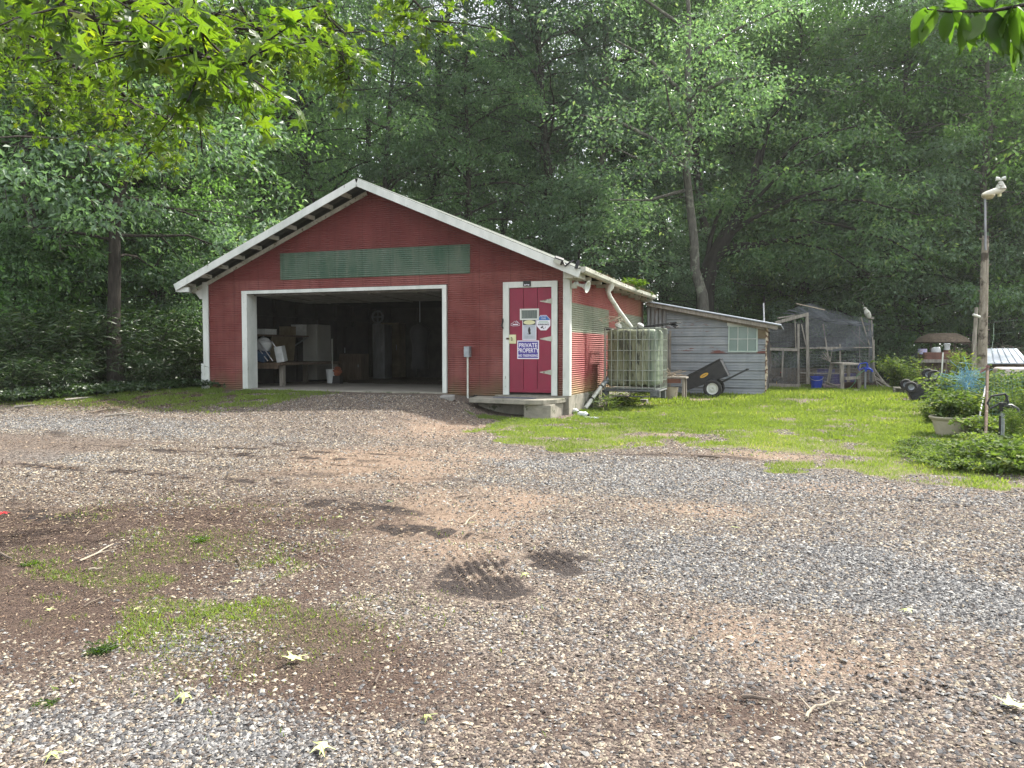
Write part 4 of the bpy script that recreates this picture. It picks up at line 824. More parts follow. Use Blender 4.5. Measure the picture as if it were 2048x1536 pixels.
# ------------------------------------------------------------------ what stands inside the bay
def P3(px, py, Y): 
    d = FW + (px - 1024) / F * RT - (py - 768) / F * UP; t = Y / d[1]; return (d[0] * t, Y, H + d[2] * t)
fr = thing('refrigerator', 'old cream refrigerator standing in the left half of the open bay', 'refrigerator', (-10.9, 18.6, 0))
x0 = P3(595, 765, 18.2)[0]; x1 = P3(634, 765, 18.2)[0]
b = MB(); b.box(x0, 18.26, .05, x1, 18.9, 1.55); b.build('cabinet', M['fridge'], fr, .02); b = MB(); b.box(x0, 18.2, .06, x1, 18.255, 1.55); dd_ = b.build('door', M['fridge'], fr, .015)
b = MB(); b.box(x0 + .03, 18.17, .75, x0 + .05, 18.199, 1.3); b.build('handle', M['alu'], dd_); b = MB(); b.box(x0 + .04, 18.28, 0, x1 - .04, 18.8, .05); b.build('base', M['black'], fr)
wb = thing('workbench', 'long low wooden workbench against the left wall inside the bay', 'workbench', (-11.9, 16.5, 0))
b = MB(); b.box(-12.55, 15.4, .50, -11.35, 18.1, .56); b.box(-12.5, 15.42, .42, -11.4, 15.46, .50); b.build('top', M['brown'], wb)
for y in (15.6, 17.9):
    for x in (-12.45, -11.5): b = MB(); b.box(x, y, 0, x + .1, y + .1, .50); b.build('leg', M['weather'], wb)
sh = thing('wall_shelf', 'dark wall shelf loaded with boxes above the workbench', 'shelf', (-12.3, 17, 1.3))
b = MB(); b.box(-12.53, 15.6, 1.20, -12.15, 17.75, 1.24); b.build('board', M['brown'], sh)
for y in (15.8, 17.6): b = MB(); b.beam((-12.53, y, .95), (-12.08, y, 1.19), .03, .03); b.build('bracket', M['steel'], sh)
for i, (y, w, h, m_, lab) in enumerate([(15.9, .45, .13, 'bucketw', 'long white box on the wall shelf nearest the bay opening'), (16.9, .25, .22, 'card', 'brown carton in the middle of the wall shelf'), (17.42, .2, .28, 'bucketw', 'upright pale carton on the far part of the wall shelf')]):
    o = thing('storage_box', lab, 'box', (-12.3, y + w / 2, 1.242), 'boxes on the wall shelf')
    b = MB(); b.box(-12.45, y, 1.242, -12.12, y + w, 1.242 + h * .85); b.build('carton', M[m_], o, .004); b = MB(); b.box(-12.455, y - .005, 1.242 + h * .85, -12.115, y + w + .005, 1.242 + h); b.build('lid', M[m_], o, .004)
b = MB(); b.cbox((-12.35, 16.9, .90), (.03, 1.0, .64), (0, .12, 0)); tag(b.build('plywood_sheet', M['card']), 'tan plywood sheet leaning behind the workbench', 'board')
lg = thing('folding_walker', 'shiny folded tube frame lying on the workbench by the left jamb', 'walker', (-11.9, 15.6, .56))
b = MB()
for k in (0, .09, .3): b.tube([(-12.1 + k, 15.45 + k, 1.05), (-11.75 + k * .8, 15.5 + k, .60)], .013, 8)
b.tube([(-12.1, 15.45, 1.05), (-12.0, 15.6, 1.09), (-11.8, 15.75, 1.05)], .013, 8); b.build('frame', M['alu'], lg, smooth_=True); b = MB(); b.cbox((-12.0, 15.6, .72), (.3, .3, .22), (.2, .3, .2)); b.build('seat', mat('blue_cloth', (.05, .09, .16), None, 5, .9), lg, .03)
ba = MB(); ba.lathe([(0, 0), (.12, 0), (.19, .10), (.20, .2), (.12, .3), (.05, .33), (0, .33)], (-12.05, 15.75, .83), 14); tag(ba.build('white_sack', M['bucketw'], None, smooth_=True), 'crumpled white sack piled on the workbench', 'sack')
ba = MB(); ba.cbox((-11.6, 15.8, .76), (.2, .22, .38), (.1, -.15, .2)); tag(ba.build('paper_bag', M['bucketw'], None, .02), 'tall white paper bag standing on the workbench', 'bag')
bk = thing('mop_bucket', 'white bucket beside the refrigerator with a mop handle in it', 'bucket', (-9.9, 17.9, 0)); c = P3(664, 766, 17.4); cx = c[0]
b = MB(); b.lathe([(0, .01), (.12, .01), (.155, .36), (.165, .37), (.150, .37), (.115, .04), (0, .04)], (cx, 17.4, 0), 20); b.build('pail', M['bucketw'], bk, smooth_=True)
b = MB(); b.tube([(cx, 17.42, .1), (cx - .18, 17.7, 1.15)], .012, 8); b.build('mop_handle', M['pvc'], bk)
ba = MB(); ba.lathe([(0, -.13), (.06, -.12), (.10, -.06), (.075, -.02), (.13, .02), (.06, .07), (.085, .10), (0, .11)], (cx + .17, 17.38, .31), 12, M=Euler((.3, .5, 0)).to_matrix()); tag(ba.build('orange_rag', M['orange'], None, smooth_=True), 'orange rag hanging over the rim of the white bucket', 'rag')
b = MB(); b.box(cx + .05, 17.3, 0, cx + .29, 17.46, .20); tag(b.build('rag_box', M['dark_in']), 'dark low box on the floor under the orange rag', 'box')
for nm, px, Y, w, h, m_, lab in (('white_cabinet', 757, 20.6, .40, 1.62, 'tin', 'pale narrow cabinet in the dark middle of the bay'), ('tool_cabinet', 673, 20.2, .75, 1.55, 'dark_in', 'dark cabinet right of the refrigerator'), ('storage_crate', 700, 19.4, .7, .75, 'brown', 'brown crate in front of the dark cabinet'), ('plywood_door', 775, 21.6, .8, 1.7, 'card', 'pale panel leaning against the back wall of the bay')):
    c = P3(px, 700, Y)[0]; o = thing(nm, lab, nm.split('_')[-1], (c, Y, 0)); b = MB(); b.box(c - w / 2, Y, .0, c + w / 2, Y + .45, h); b.build('carcass', M[m_], o, .01); b = MB(); b.box(c - w / 2 + .02, Y - .022, .05, c + w / 2 - .02, Y - .001, h - .03); q = b.build('door', M[m_], o, .006); b = MB(); b.box(c + w / 2 - .08, Y - .04, h * .5, c + w / 2 - .06, Y - .023, h * .6); b.build('handle', M['steel'], q)
o = thing('hanging_coat', 'dark coat hanging in the right half of the bay', 'coat', (P3(840, 700, 17.5)[0], 17.5, .5)); c = P3(840, 700, 17.5)[0]
b = MB(); b.lathe([(0, .4), (.22, .4), (.18, .9), (.25, 1.30), (.20, 1.42), (.07, 1.5), (0, 1.55)], (c, 17.5, 0), 16); b.build('cloth', M['black_in'], o, smooth_=True); b = MB(); b.tube([(c, 17.5, 1.54), (c, 17.5, 2.29)], .01, 6); b.build('hanger', M['steel'], o)
o = thing('box_fan', 'round fan standing on the pale narrow cabinet', 'fan', (P3(770, 640, 20.7)[0], 20.7, 1.62)); c = P3(752, 640, 20.7)[0]
b = MB(); b.lathe([(.16, -.04), (.19, -.04), (.19, .04), (.16, .04), (.16, -.04)], (c, 20.8, 1.85), 20, axis='Y'); b.box(c - .1, 20.72, 1.622, c + .1, 20.88, 1.65); b.build('cage', M['steel'], o); b = MB()
for k in range(4): b.cbox((c + .08 * cos(k * pi / 2), 20.8, 1.85 + .08 * sin(k * pi / 2)), (.14, .01, .05), (0, -k * pi / 2, 0))
b.build('blades', M['steel'], o)

# ------------------------------------------------------------------ grey lean-to shed
SY = 22.25; sx0, sx1 = -3.9, -.80; szl, szr = 2.16, 1.56
shed = thing('shed', 'grey blue corrugated lean to shed with one window, right of the garage', 'shed', (-2.3, SY, -.3))
zr = lambda x: szl + (szr - szl) * (x - sx0) / (sx1 - sx0)
b = MB(); wnx0, wnx1, wnz0, wnz1 = -1.755, -.985, .80, 1.52
def lap(u, z, o): k = (z + .4) / .235; return (u, SY - .012 - .028 * (1 - (k - math.floor(k))) - .010 * (abs(((k * 3) % 1) - .5)), z)
for xa, xb, za, zb in ((-3.45, wnx0, -.42, 1.45), (wnx1, sx1 + .02, -.42, 1.40), (wnx0, wnx1, -.42, wnz0)):
    b.sheet(xa, xb, za, zb, lap, pitch=.04, amp=0, seg=4, xcols=3)
xe = lambda z: min(wnx0, sx0 + (szl - .03 - z) / (szl - szr) * (sx1 - sx0)); b.sheet(-3.45, xe, 1.4501, 2.02, lap, pitch=.04, amp=0, seg=4)
b.build('front_wall', M['shed'], shed)
b = MB(); n = 22
for k in range(n):
    x = -3.98 + .55 * k / n; x2 = -3.98 + .55 * (k + 1) / n; o1 = .014 * sin(k * 1.45); o2 = .014 * sin((k + 1) * 1.45); i = len(b.v); b.v += [(x, SY - .05 - o1, .9), (x2, SY - .05 - o2, .9), (x2, SY - .05 - o2, zr(x2) - .03), (x, SY - .05 - o1, zr(x) - .03)]; b.f.append((i, i + 1, i + 2, i + 3)); b.m.append(0)
b.build('corner_sheet', M['tin'], shed)
b = MB()
for k in range(3): b.box(-3.50 + k * .075, SY - .085, -.4, -3.44 + k * .075, SY - .061, 1.2 + .1 * k)
b.build('corner_boards', M['weather'], shed)
b = MB(); b.box(sx0, SY + .03, -.5, sx1, SY + .06, 1.45); b.box(sx1 - .05, SY + .061, -.5, sx1 + .01, SY + 4, 1.42); b.build('inner_walls', M['dark_in'], shed)
rb = MB(); x0, x1 = sx0 - .05, sx1 + .42; z0, z1 = szl + .06, szr - .04
rb.add([(x0, SY - .3, z0), (x1, SY - .3, z1), (x1, SY + 4.2, z1), (x0, SY + 4.2, z0), (x0, SY - .3, z0 - .02), (x1, SY - .3, z1 - .02), (x1, SY + 4.2, z1 - .02), (x0, SY + 4.2, z0 - .02)], [(0, 1, 2, 3), (7, 6, 5, 4), (0, 4, 5, 1), (1, 5, 6, 2), (2, 6, 7, 3), (3, 7, 4, 0)])
rb.tube([(x0, SY - .31, z0 - .005), (x1, SY - .31, z1 - .005)], .022, 8); ro = rb.build('roof', M['tinroof'], shed)
b = MB(); b.beam((x0, SY - .26, z0 - .075), (x1 - .1, SY - .26, z1 - .075), .03, .10, up=(0, 0, 1)); b.beam((x0 + .2, SY - .1, z0 - .12), (x1 - .42, SY - .1, z1 - .10), .04, .06, up=(0, 0, 1)); b.build('fascia_board', M['weather'], ro)
w = MB(); yw = SY - .03
for a in (wnx0, wnx1 - .035): w.box(a, yw - .03, wnz0, a + .035, yw + .02, wnz1)
w.box(wnx0 + .035, yw - .03, wnz0, wnx1 - .035, yw + .02, wnz0 + .035); w.box(wnx0 + .035, yw - .03, wnz1 - .035, wnx1 - .035, yw + .02, wnz1)
wm = M['white']; wi = w.build('window', mat('pale_green_frame', (.42, .50, .44), (.34, .42, .36), 5, .6), shed, .003)
for k in (1, 2): b = MB(); xx = wnx0 + (wnx1 - wnx0) * k / 3; b.box(xx - .008, yw - .02, wnz0 + .036, xx + .008, yw - .004, wnz1 - .036); b.build('muntin', M['white'], wi)
b = MB(); b.box(wnx0 + .036, yw - .021, (wnz0 + wnz1) / 2 - .008, wnx1 - .036, yw - .003, (wnz0 + wnz1) / 2 + .008); b.build('muntin', M['white'], wi)
b = MB(); b.box(wnx0 + .03, yw + .0, wnz0 + .03, wnx1 - .03, yw + .006, wnz1 - .03); b.build('pane', M['glass_pale'], wi)
b = MB(); b.box(wnx1 + .002, SY - .055, 1.42 - .25, sx1 + .02, SY - .042, 1.42 + .16); b.build('patch_board', M['card'], shed)
b = MB(); b.prism([(wnx0 - .03, 1.5205), (wnx1 + .02, 1.5205), (wnx1 + .02, 1.54), (wnx0 - .03, 1.66)], (0, SY - .056, 0), (1, 0, 0), (0, 0, 1), (0, 1, 0), .02); b.build('window_header', M['white'], shed)
pr = [(0, -.42)]; rr = random.Random(4)
for k in range(19): pr.append((.055 + rr.uniform(-.03, .02), -.42 + k * .1))
pr += [(.04, 1.48), (0, 1.48)]
b = MB(); b.prism(pr, (sx1 + .022, SY - .075, 0), (1, 0, 0), (0, 0, 1), (0, 1, 0), .02); tag(b.build('corner_trim', mat('rotted_trim', (.50, .44, .33), (.12, .06, .035), 11, .9, lo=.5, hi=.56), shed), 'rotted rusty corner strip')

# ------------------------------------------------------------------ water tank and clutter beside the garage
def gq(x, y): return float(gz(x, y))
tx0, tx1, ty0, ty1 = -3.86, -2.68, 16.40, 17.40; tz0, tz1 = .05, 1.32
tk = thing('water_tank', 'algae stained caged water tank on a pallet beside the garage wall', 'water tank', (-2.9, 16.95, -.33))
tm = N('tank_plastic'); v_ = tm.coord(); c_ = tm.mix(tm.ramp(tm.noise(tm.coord((1.3, 1.3, .25)), 5, 6, .65), [(.35, 0), (.62, 1)]), (.27, .285, .19), (.12, .13, .065))
c_ = tm.mix(tm.ramp(tm.noise(tm.coord((2.2, 2.2, .3)), 4.2, 7, .75), [(.49, 0), (.56, 1)]), c_, (.035, .038, .022))
g_ = tm.n("NewGeometry"); s_ = tm.n("SeparateXYZ"); tm.l(g_.outputs["Position"], s_.inputs[0]); c_ = tm.mix(tm.ramp(tm.math('ADD', s_.outputs[2], tm.math('MULTIPLY', tm.noise(v_, 6, 4), -.35)), [(1.02, 0), (1.12, 1)]), c_, (.46, .49, .45))  # top of the tank painted paler for the light falling on it
xr_ = tm.n("MapRange"); tm.l(s_.outputs[0], xr_.inputs[0]); xr_.inputs[1].default_value = -2.98; xr_.inputs[2].default_value = -2.85; c_ = tm.mix(tm.math('MULTIPLY', xr_.outputs[0], .4), c_, (.27, .36, .28)); tm.fin(c_, .45, 0, .4)  # right end painted paler too, as the sunlit side
b = MB(); b.box(tx0 + .05, ty0 + .05, tz0 + .03, tx1 - .05, ty1 - .05, tz1 - .02)
bd = b.build('bladder', tm.mat, tk, .10); bd.modifiers["bevel"].segments = 5; bd.data.polygons.foreach_set("use_smooth", [True] * 6)
ribs = MB()
for k in range(5): x = tx0 + .22 + k * .19; ribs.box(x, ty0 + .035, tz0 + .12, x + .10, ty0 + .06, tz1 - .16)
ribs.build('moulded_ribs', tm.mat, tk, .012)
b = MB(); r_ = .0095
for z in (tz0, tz0 + .17, tz0 + .38, tz0 + .59, tz0 + .80, tz0 + 1.03, tz1):
    b.tube([(tx0, ty0, z), (tx1 - .08, ty0, z), (tx1, ty0 + .08, z), (tx1, ty1, z), (tx0, ty1, z), (tx0, ty0, z)], r_, 6)
for k in range(9): x = tx0 + .04 + k * .133; b.tube([(x, ty0 - .012, tz0 - .02), (x, ty0 - .012, tz1)], r_ * .9, 6)
for k in range(6): y = ty0 + .12 + k * .17; b.tube([(tx1 + .012, y, tz0 - .02), (tx1 + .012, y, tz1)], r_ * .9, 6); b.tube([(tx0 - .012, y, tz0 - .02), (tx0 - .012, y, tz1)], r_ * .9, 6)
b.build('cage', mat('mossy_cage', (.34, .37, .33), (.22, .25, .20), 10, .6, .3), tk, smooth_=True)
b = MB(); b.tube([(tx0 - .02, ty0 - .02, tz0 - .05), (tx1, ty0 - .02, tz0 - .05)], .024, 8); b.tube([(tx1, ty0, tz0 - .05), (tx1, ty1, tz0 - .05)], .022, 8); b.box(tx0, ty0 + .03, tz0 - .06, tx1, ty1, tz0 - .02); b.tube([(tx0, ty0 - .01, tz0 - .16), (tx1 - .2, ty0 - .01, tz0 - .17)], .016, 6)
b.box(tx0 - .03, ty0 - .02, tz0 - .24, tx0 + .10, ty0 + .12, tz0 - .07); b.box(tx1 - .18, ty0 - .04, tz0 - .18, tx1 + .02, ty0 + .12, tz0 - .03); b.cbox((tx1 - .08, ty0 - .05, tz0 - .10), (.10, .03, .11)); b.box(tx1 - .12, ty1 - .15, tz0 - .24, tx1, ty1, tz0 - .07); b.build('pallet', mat('dull_pallet_steel', (.13, .14, .145), (.07, .075, .075), 12, .6, .3), tk, .004)
b = MB(); b.tube([(tx0 + .05, ty0 + .15, tz1 - .03), (tx0 + .05, ty0 + .15, tz1 + .02)], .07, 14); b.build('cap', M['rubber'], tk)
# tangle on top
o = thing('wire_tangle', 'tangle of grey wire and dry twigs on the left corner of the tank', 'wire tangle', (tx0 + .05, ty0 + .1, tz1)); b = MB(); q_ = random.Random(3)
for k in range(16):
    c = Vector((tx0 + q_.uniform(-.12, .35), ty0 + q_.uniform(0, .4), tz1 + .03)); a = q_.uniform(0, 6.28); R1 = q_.uniform(.06, .16); tl = q_.uniform(-.9, .9)
    b.tube([c + Vector((R1 * cos(a + t), R1 * sin(a + t) * .6, .05 + R1 * .8 * sin(t * .5 + tl) + .05)) for t in np.linspace(0, q_.uniform(2, 4.5), 9)], .0055, 4)
b.build('wires', M['paletwig'], o)
for k, (x, c) in enumerate(((-3.60, 'pvc'), (-3.12, 'bucketw'))):
    b = MB(); b.lathe([(0, -.05), (.05, -.04), (.085, 0), (.06, .045), (0, .05)], (x, ty0 + .25, tz1 + .055), 10, M=Euler((.2, .5, k)).to_matrix()); tag(b.build('plastic_scrap', M[c]), ['small pale plastic scrap left of the downspout on the tank', 'small pale plastic scrap right of the downspout on the tank'][k], 'scrap')
b = MB(); b.cbox((-2.78, ty0 + .42, tz1 + .055), (.95, .45, .02), (.05, -.13, -.1)); b.cbox((-2.42, ty0 + .25, tz1 + .06), (.18, .2, .02), (.2, .5, -.1)); b.tube([(-3.2, ty0 + .25, tz1 + .02), (-2.36, ty0 + .22, tz1 + .12)], .018, 6)
tag(b.build('cover_sheet', M['rubber'], None, .004), 'dark curled rubber sheet laid across the right end of the tank top', 'sheet')
# discharge pipe
o = thing('drain_pipe', 'long white pipe with black couplings sloping from the tank to the grass', 'pipe', (-3.9, 15.7, -.3))
p0 = Vector((-3.42, 16.55, -.12)); p1 = Vector((-3.62, 14.25, gq(-3.6, 14.25) + .035)); p1 = G(1170, 822) + Vector((0, 0, .05)); p0 = Vector(P3(1206, 768, 16.35))
b = MB(); b.tube([p0, p1], .042, 12); b.build('pipe', M['pvc'], o, smooth_=True)
for t in (.1, .62): b = MB(); q = p0.lerp(p1, t); q2 = p0.lerp(p1, t + .035); b.tube([q, q2], .056, 12); b.build('coupling', M['rubber'], o)
b = MB(); b.tube([p0, p0 + Vector((.06, .12, .05)), p0 + Vector((.1, .22, .2))], .05, 10); b.build('elbow', M['steel'], o, smooth_=True)
p0 = G(1158, 812) + Vector((0, 0, .05)); p1 = G(1192, 795) + Vector((0, .2, .06)); b = MB(); b.tube([p0, p1], .04, 12); tag(b.build('short_pipe', M['pvc'], smooth_=True), 'short white pipe lying against the garage foundation', 'pipe')
for k, (px, py, a, lab) in enumerate([(1148, 828, .5, 'white crushed jug on the grass nearest the doorstep'), (1166, 834, .4, 'white crushed jug on the grass at the end of the pipe')]):
    c = G(px, py) + Vector((0, 0, .045)); o = thing('plastic_jug', lab, 'jug', c, 'white jugs in the grass'); Mx = Euler((0, pi / 2, -a)).to_matrix()
    b = MB(); b.lathe([(0, -.11), (.045, -.105), (.062, -.07), (.055, 0), (.062, .05), (.04, .09), (.018, .11)], c, 12, M=Mx); b.build('body', M['bucketw'], o, smooth_=True); b = MB(); b.lathe([(.02, .11), (.022, .14), (0, .14)], c, 10, M=Mx); b.build('cap', M['rubber'], o)
b = MB(); c = G(1185, 838); 
for k in range(5): b.cbox(c + Vector((k * .05 - .1, .02 * (k % 2), .025)), (.09, .04, .03), (.1 * k, .2, .4 * k))
tag(b.build('torn_wrapper', M['bucketw']), 'torn white wrapper strip on the grass right of the jugs', 'litter')
def block(name, px, py, sz, m_, lab, cat, rz_=0, rx=0, up=0, ry=0):
    c = G(px, py); b = MB(); b.cbox(c + Vector((0, 0, sz[2] / 2 + up - .02)), sz, (rx, ry, rz_)); return tag(b.build(name, M[m_], None, min(sz) * .12), lab, cat)
block('brick_block', 1245, 806, (.27, .2, .20), 'brick', 'brown brick block under the left half of the tank', 'brick', .1)
block('timber', 1222, 800, (.85, .12, .12), 'brown', 'reddish timber lying under the left end of the tank', 'timber', .05)
block('pale_block', 1288, 806, (.17, .12, .10), 'stonegrey', 'pale stone block in the grass below the tank', 'stone', -.2)
block('support_block', 1308, 800, (.16, .16, .3), 'brown', 'upright timber block under the right corner of the tank', 'timber', .2)
block('broken_slab', 1325, 806, (.36, .22, .05), 'stonegrey', 'dark broken slab lying right of the tank', 'slab', -.3, .1)
block('loose_board', 1322, 797, (.34, .05, .03), 'weather', 'short pale board propped on the broken slab', 'board', .5, 0, .06, -.35)
block('bent_sheet', 1340, 812, (.25, .1, .02), 'rust', 'bent rusty sheet on the grass right of the broken slab', 'sheet', -.5, .3, .02)
block('stone_chunk', 895, 799, (.26, .16, .09), 'stonegrey', 'mossy stone chunk at the right foot of the bay frame', 'stone', .1, .15)
c = G(952, 800); b = MB(); b.lathe([(0, 0), (.10, .0), (.11, .05), (.06, .09), (0, .10)], c, 10)
for k in range(3): b.tube([c + Vector((-.05 + k * .06, -.05, .05)), c + Vector((0 + k * .05, -.09, .11)), c + Vector((.06 + k * .04, -.03, .02))], .010, 6, 0)
tag(b.build('cable_bundle', M['rubber'], smooth_=True), 'black cable bundle on the ground left of the doorstep', 'cable')
for px, py, lab in ((1214, 826, 'grass tuft below the left half of the tank'), (1262, 815, 'tall grass tuft in front of the tank pallet'), (1236, 808, 'leafy tuft beside the brick block'), (1180, 818, 'grass tuft by the pipe coupling')):
    p = G(px, py); shrub('tuft', (p.x, p.y), 'grass_tuft', lab, 1.2, 'tufts around the tank', 'grass tuft')
p = (tx0 + .35, ty0 + .25, -.33); shrub('vine', p, 'pallet_weed', 'dark weeds growing through the pallet of the tank', .6, None, 'weeds')
shrub('fern', (XR + .40, 18.9, 2.30), 'gutter_fern', 'bright green fern growing out of the gutter', 1.5, None, 'fern'); shrub('fern', (XR + .40, 15.2, 2.34), 'gutter_sprout', 'tiny yellow sprout in the gutter near the front corner', .42, None, 'sprout')
shrub('fern', (XR + .40, 20.9, 2.26), 'gutter_weed', 'small pale weed at the far end of the gutter', .6, None, 'weed')

# low bench with junk
o = thing('junk_bench', 'low wooden bench with a red board between tank and cart', 'bench', (-2.3, 19.6, -.35)); 
bp = lambda px, py, Y: Vector(P3(px, py, Y))
y_ = 19.4; z_ = gq(-2.3, y_); xa = P3(1318, 745, y_)[0]; xb = P3(1372, 745, y_)[0]
b = MB(); b.box(xa, y_, .16, xb, y_ + .5, .20); b.box(xa - .2, y_ + .1, .10, xb - .3, y_ + .4, .13); b.build('top', M['weather'], o, .004)
b = MB(); b.box(xa + .1, y_ - .02, .05, xb - .12, y_ + .01, .158); tag(b.build('apron', M['terracotta'], o), 'faded red apron board')
for x in (xa + .04, xb - .1): 
    for yy_ in (y_ + .02, y_ + .42): b = MB(); b.box(x, yy_, z_ - .03, x + .06, yy_ + .06, .159); b.build('leg', M['weather'], o)
c = Vector((xa + .28, y_ + .2, z_)); b = MB(); b.lathe([(0, 0), (.13, 0), (.17, .30), (.16, .30), (.12, .02), (0, .02)], c, 16); tag(b.build('old_bucket', M['tan'], None, smooth_=True), 'dirty tan bucket under the low bench', 'bucket')
b = MB(); q_ = random.Random(9)
for k in range(14): b.tube([Vector((xa + q_.uniform(0, .5), y_ + q_.uniform(.05, .4), .21)), Vector((xa + q_.uniform(.1, .7), y_ + q_.uniform(.05, .4), .21 + q_.uniform(.03, .2)))], .012, 5)
tag(b.build('stick_pile', M['paletwig']), 'small pile of dry sticks on the low bench', 'sticks')

# garden dump cart, tipped forward
cy_ = 20.9; cz = gq(-2, cy_); ct = thing('garden_cart', 'black tipped garden cart with a yellow oval decal and one white rimmed wheel showing', 'cart', (-2.2, cy_, cz))
q = lambda px, py: P3(px, py, cy_); f0 = Vector(q(1380, 779)); 
poly = [q(1367, 757), q(1442, 718), q(1459, 751), q(1379, 779)]; poly = [(p[0], p[2]) for p in poly]
def tub(mb, poly, y0, y1, th):
    # open tub: side faces, bottom and two ends, each a thin plate
    P_ = [Vector((x, 0, z)) for x, z in poly]
    for y in (y0, y1 - th): mb.add([(p.x, y, p.z) for p in P_] + [(p.x, y + th, p.z) for p in P_], [(0, 1, 2, 3), (7, 6, 5, 4), (0, 4, 5, 1), (1, 5, 6, 2), (2, 6, 7, 3), (3, 7, 4, 0)])
    for a, c in ((3, 2), (0, 3), (1, 2)): mb.beam((P_[a].x, (y0 + y1) / 2, P_[a].z), (P_[c].x, (y0 + y1) / 2, P_[c].z), y1 - y0 - 2 * th - .002, th, up=(0, 1, 0)) if False else mb.add([(P_[a].x, y0 + th, P_[a].z), (P_[c].x, y0 + th, P_[c].z), (P_[c].x, y1 - th, P_[c].z), (P_[a].x, y1 - th, P_[a].z)], [(0, 1, 2, 3)])
b = MB(); tub(b, poly, cy_ - .36, cy_ + .36, .02); b.beam((poly[0][0], cy_ - .37, poly[0][1]), (poly[1][0], cy_ - .37, poly[1][1]), .035, .035); b.beam((poly[0][0], cy_ + .37, poly[0][1]), (poly[1][0], cy_ + .37, poly[1][1]), .035, .035); b.beam((poly[1][0], cy_ - .37, poly[1][1]), (poly[1][0], cy_ + .37, poly[1][1]), .035, .035)
cc = Vector((sum(p[0] for p in poly) / 4, cy_ - .362, sum(p[1] for p in poly) / 4))
b.build('tub', M['black'], ct, .006)
ang = math.atan2(poly[1][1] - poly[0][1], poly[1][0] - poly[0][0])
b = MB(); b.prism([(.115 * cos(t * pi / 12) * cos(ang) - .045 * sin(t * pi / 12) * sin(ang), .115 * cos(t * pi / 12) * sin(ang) + .045 * sin(t * pi / 12) * cos(ang)) for t in range(24)], cc + Vector((-.0, -.004, .02)), (1, 0, 0), (0, 0, 1), (0, 1, 0), .003); dcl = b.build('decal', M['yellow'], ct)
b = MB(); b.cbox(cc + Vector((0, -.006, .02)), (.13, .002, .012), (0, -ang, 0)); b.build('lettering', M['brown'], dcl)
wc = Vector(P3(1425, 773, cy_ - .42)); R_ = .235; wc.z = gq(wc.x, wc.y) + R_ - .01
for yy_ in (cy_ - .42, cy_ + .40):
    c = Vector((wc.x, yy_, wc.z)); k = R_; e = thing('wheel', None, None, c); e.parent = ct; e.location = c - ct.location
    b = MB(); b.lathe([(k * .62, -.045), (k * .86, -.055), (k * .98, -.035), (k, 0), (k * .98, .035), (k * .86, .055), (k * .62, .045), (k * .62, -.045)], c, 28, axis='Y'); b.build('tyre', M['rubber'], e, smooth_=True)
    b = MB(); b.lathe([(0, -.03), (k * .2, -.05), (k * .22, -.02), (k * .5, -.015), (k * .58, -.045), (k * .615, -.045), (k * .615, .04), (0, .04)], c, 24, axis='Y'); b.build('rim', M['white'], e, smooth_=True)
b = MB(); b.tube([(wc.x, cy_ - .45, wc.z), (wc.x, cy_ + .45, wc.z)], .012, 8); b.build('axle', M['black'], ct)
b = MB(); b.beam(q(1452, 760), q(1496, 738), .045, .045); b.beam(q(1496, 738), Vector(q(1496, 738)) + Vector((.02, -.12, 0)), .03, .03); b.beam(q(1425, 773), q(1455, 759), .05, .05); b.cbox(q(1449, 745), (.03, .5, .12), (0, -.4, 0)); b.build('draw_bar', M['black'], ct, .004)

# ------------------------------------------------------------------ chicken run
cr = thing('chicken_run', 'ramshackle chicken run of posts and rails hung with black netting behind the shed', 'chicken run', A(1640, 765, 27.5))
def post(mb, x0, y0, x1, y1, d, w, d2=None, up=None): mb.beam(A(x0, y0, d), A(x1, y1, d2 or d), w, w * .8, up=up)
D1 = 27.0
def wood(name, segs, m_='weather', par=cr, w=.09, d=D1, lab=None):
    for s in segs:
        b = MB(); post(b, *s[:4], s[5] if len(s) > 5 else d, s[4] if len(s) > 4 else w, s[6] if len(s) > 6 else None); o = b.build(name, M[m_], par, .004)
        if lab: tag(o, lab)
gz_at = lambda px, d: proj_y(px, d)
wood('post', [(1614, 627, 1616, 768, .13), (1597, 648, 1597, 772, .09), (1566, 697, 1564, 755, .07), (1537, 660, 1536, 772, .09), (1743, 640, 1746, 695, .05), (1747, 680, 1747, 763, .08), (1680, 688, 1681, 765, .06), (1719, 650, 1720, 765, .05, 30.5), (1738, 640, 1739, 760, .06, 31), (1590, 640, 1592, 700, .05)], 'weather')
wood('leaning_pole', [(1646, 648, 1657, 716, .055), (1722, 634, 1739, 690, .045), (1703, 660, 1731, 690, .035, 29)])
wood('rail', [(1535, 698, 1598, 700, .12), (1598, 696, 1690, 697, .045), (1634, 695, 1747, 695, .05), (1651, 698, 1665, 699, .05), (1536, 770, 1600, 772, .14), (1600, 746, 1690, 747, .04), (1603, 648, 1612, 690, .05)])
wood('roof_beam', [(1550, 646, 1616, 628, .13), (1556, 636, 1614, 627, .06, 27, 29)])
wood('pipe_rail', [(1592, 607, 1650, 620, .045, 27.5)], 'paletwig')
wood('back_plank', [(1535, 648 + k * 7.2, 1690 if k > 3 else 1612, 650 + k * 7.0, .17, 31.5) for k in range(7)], 'dark_in')
b = MB(); b.beam(A(1540, 690, 31.4), A(1540, 762, 31.4), .1, .1); b.box(A(1540, 700, 31.8).x, A(1540, 700, 31.8).y + 1.0, -.5, A(1740, 700, 31.8).x, A(1540, 700, 31.8).y + 1.1, .12); b.build('back_wall', M['brown'], cr)
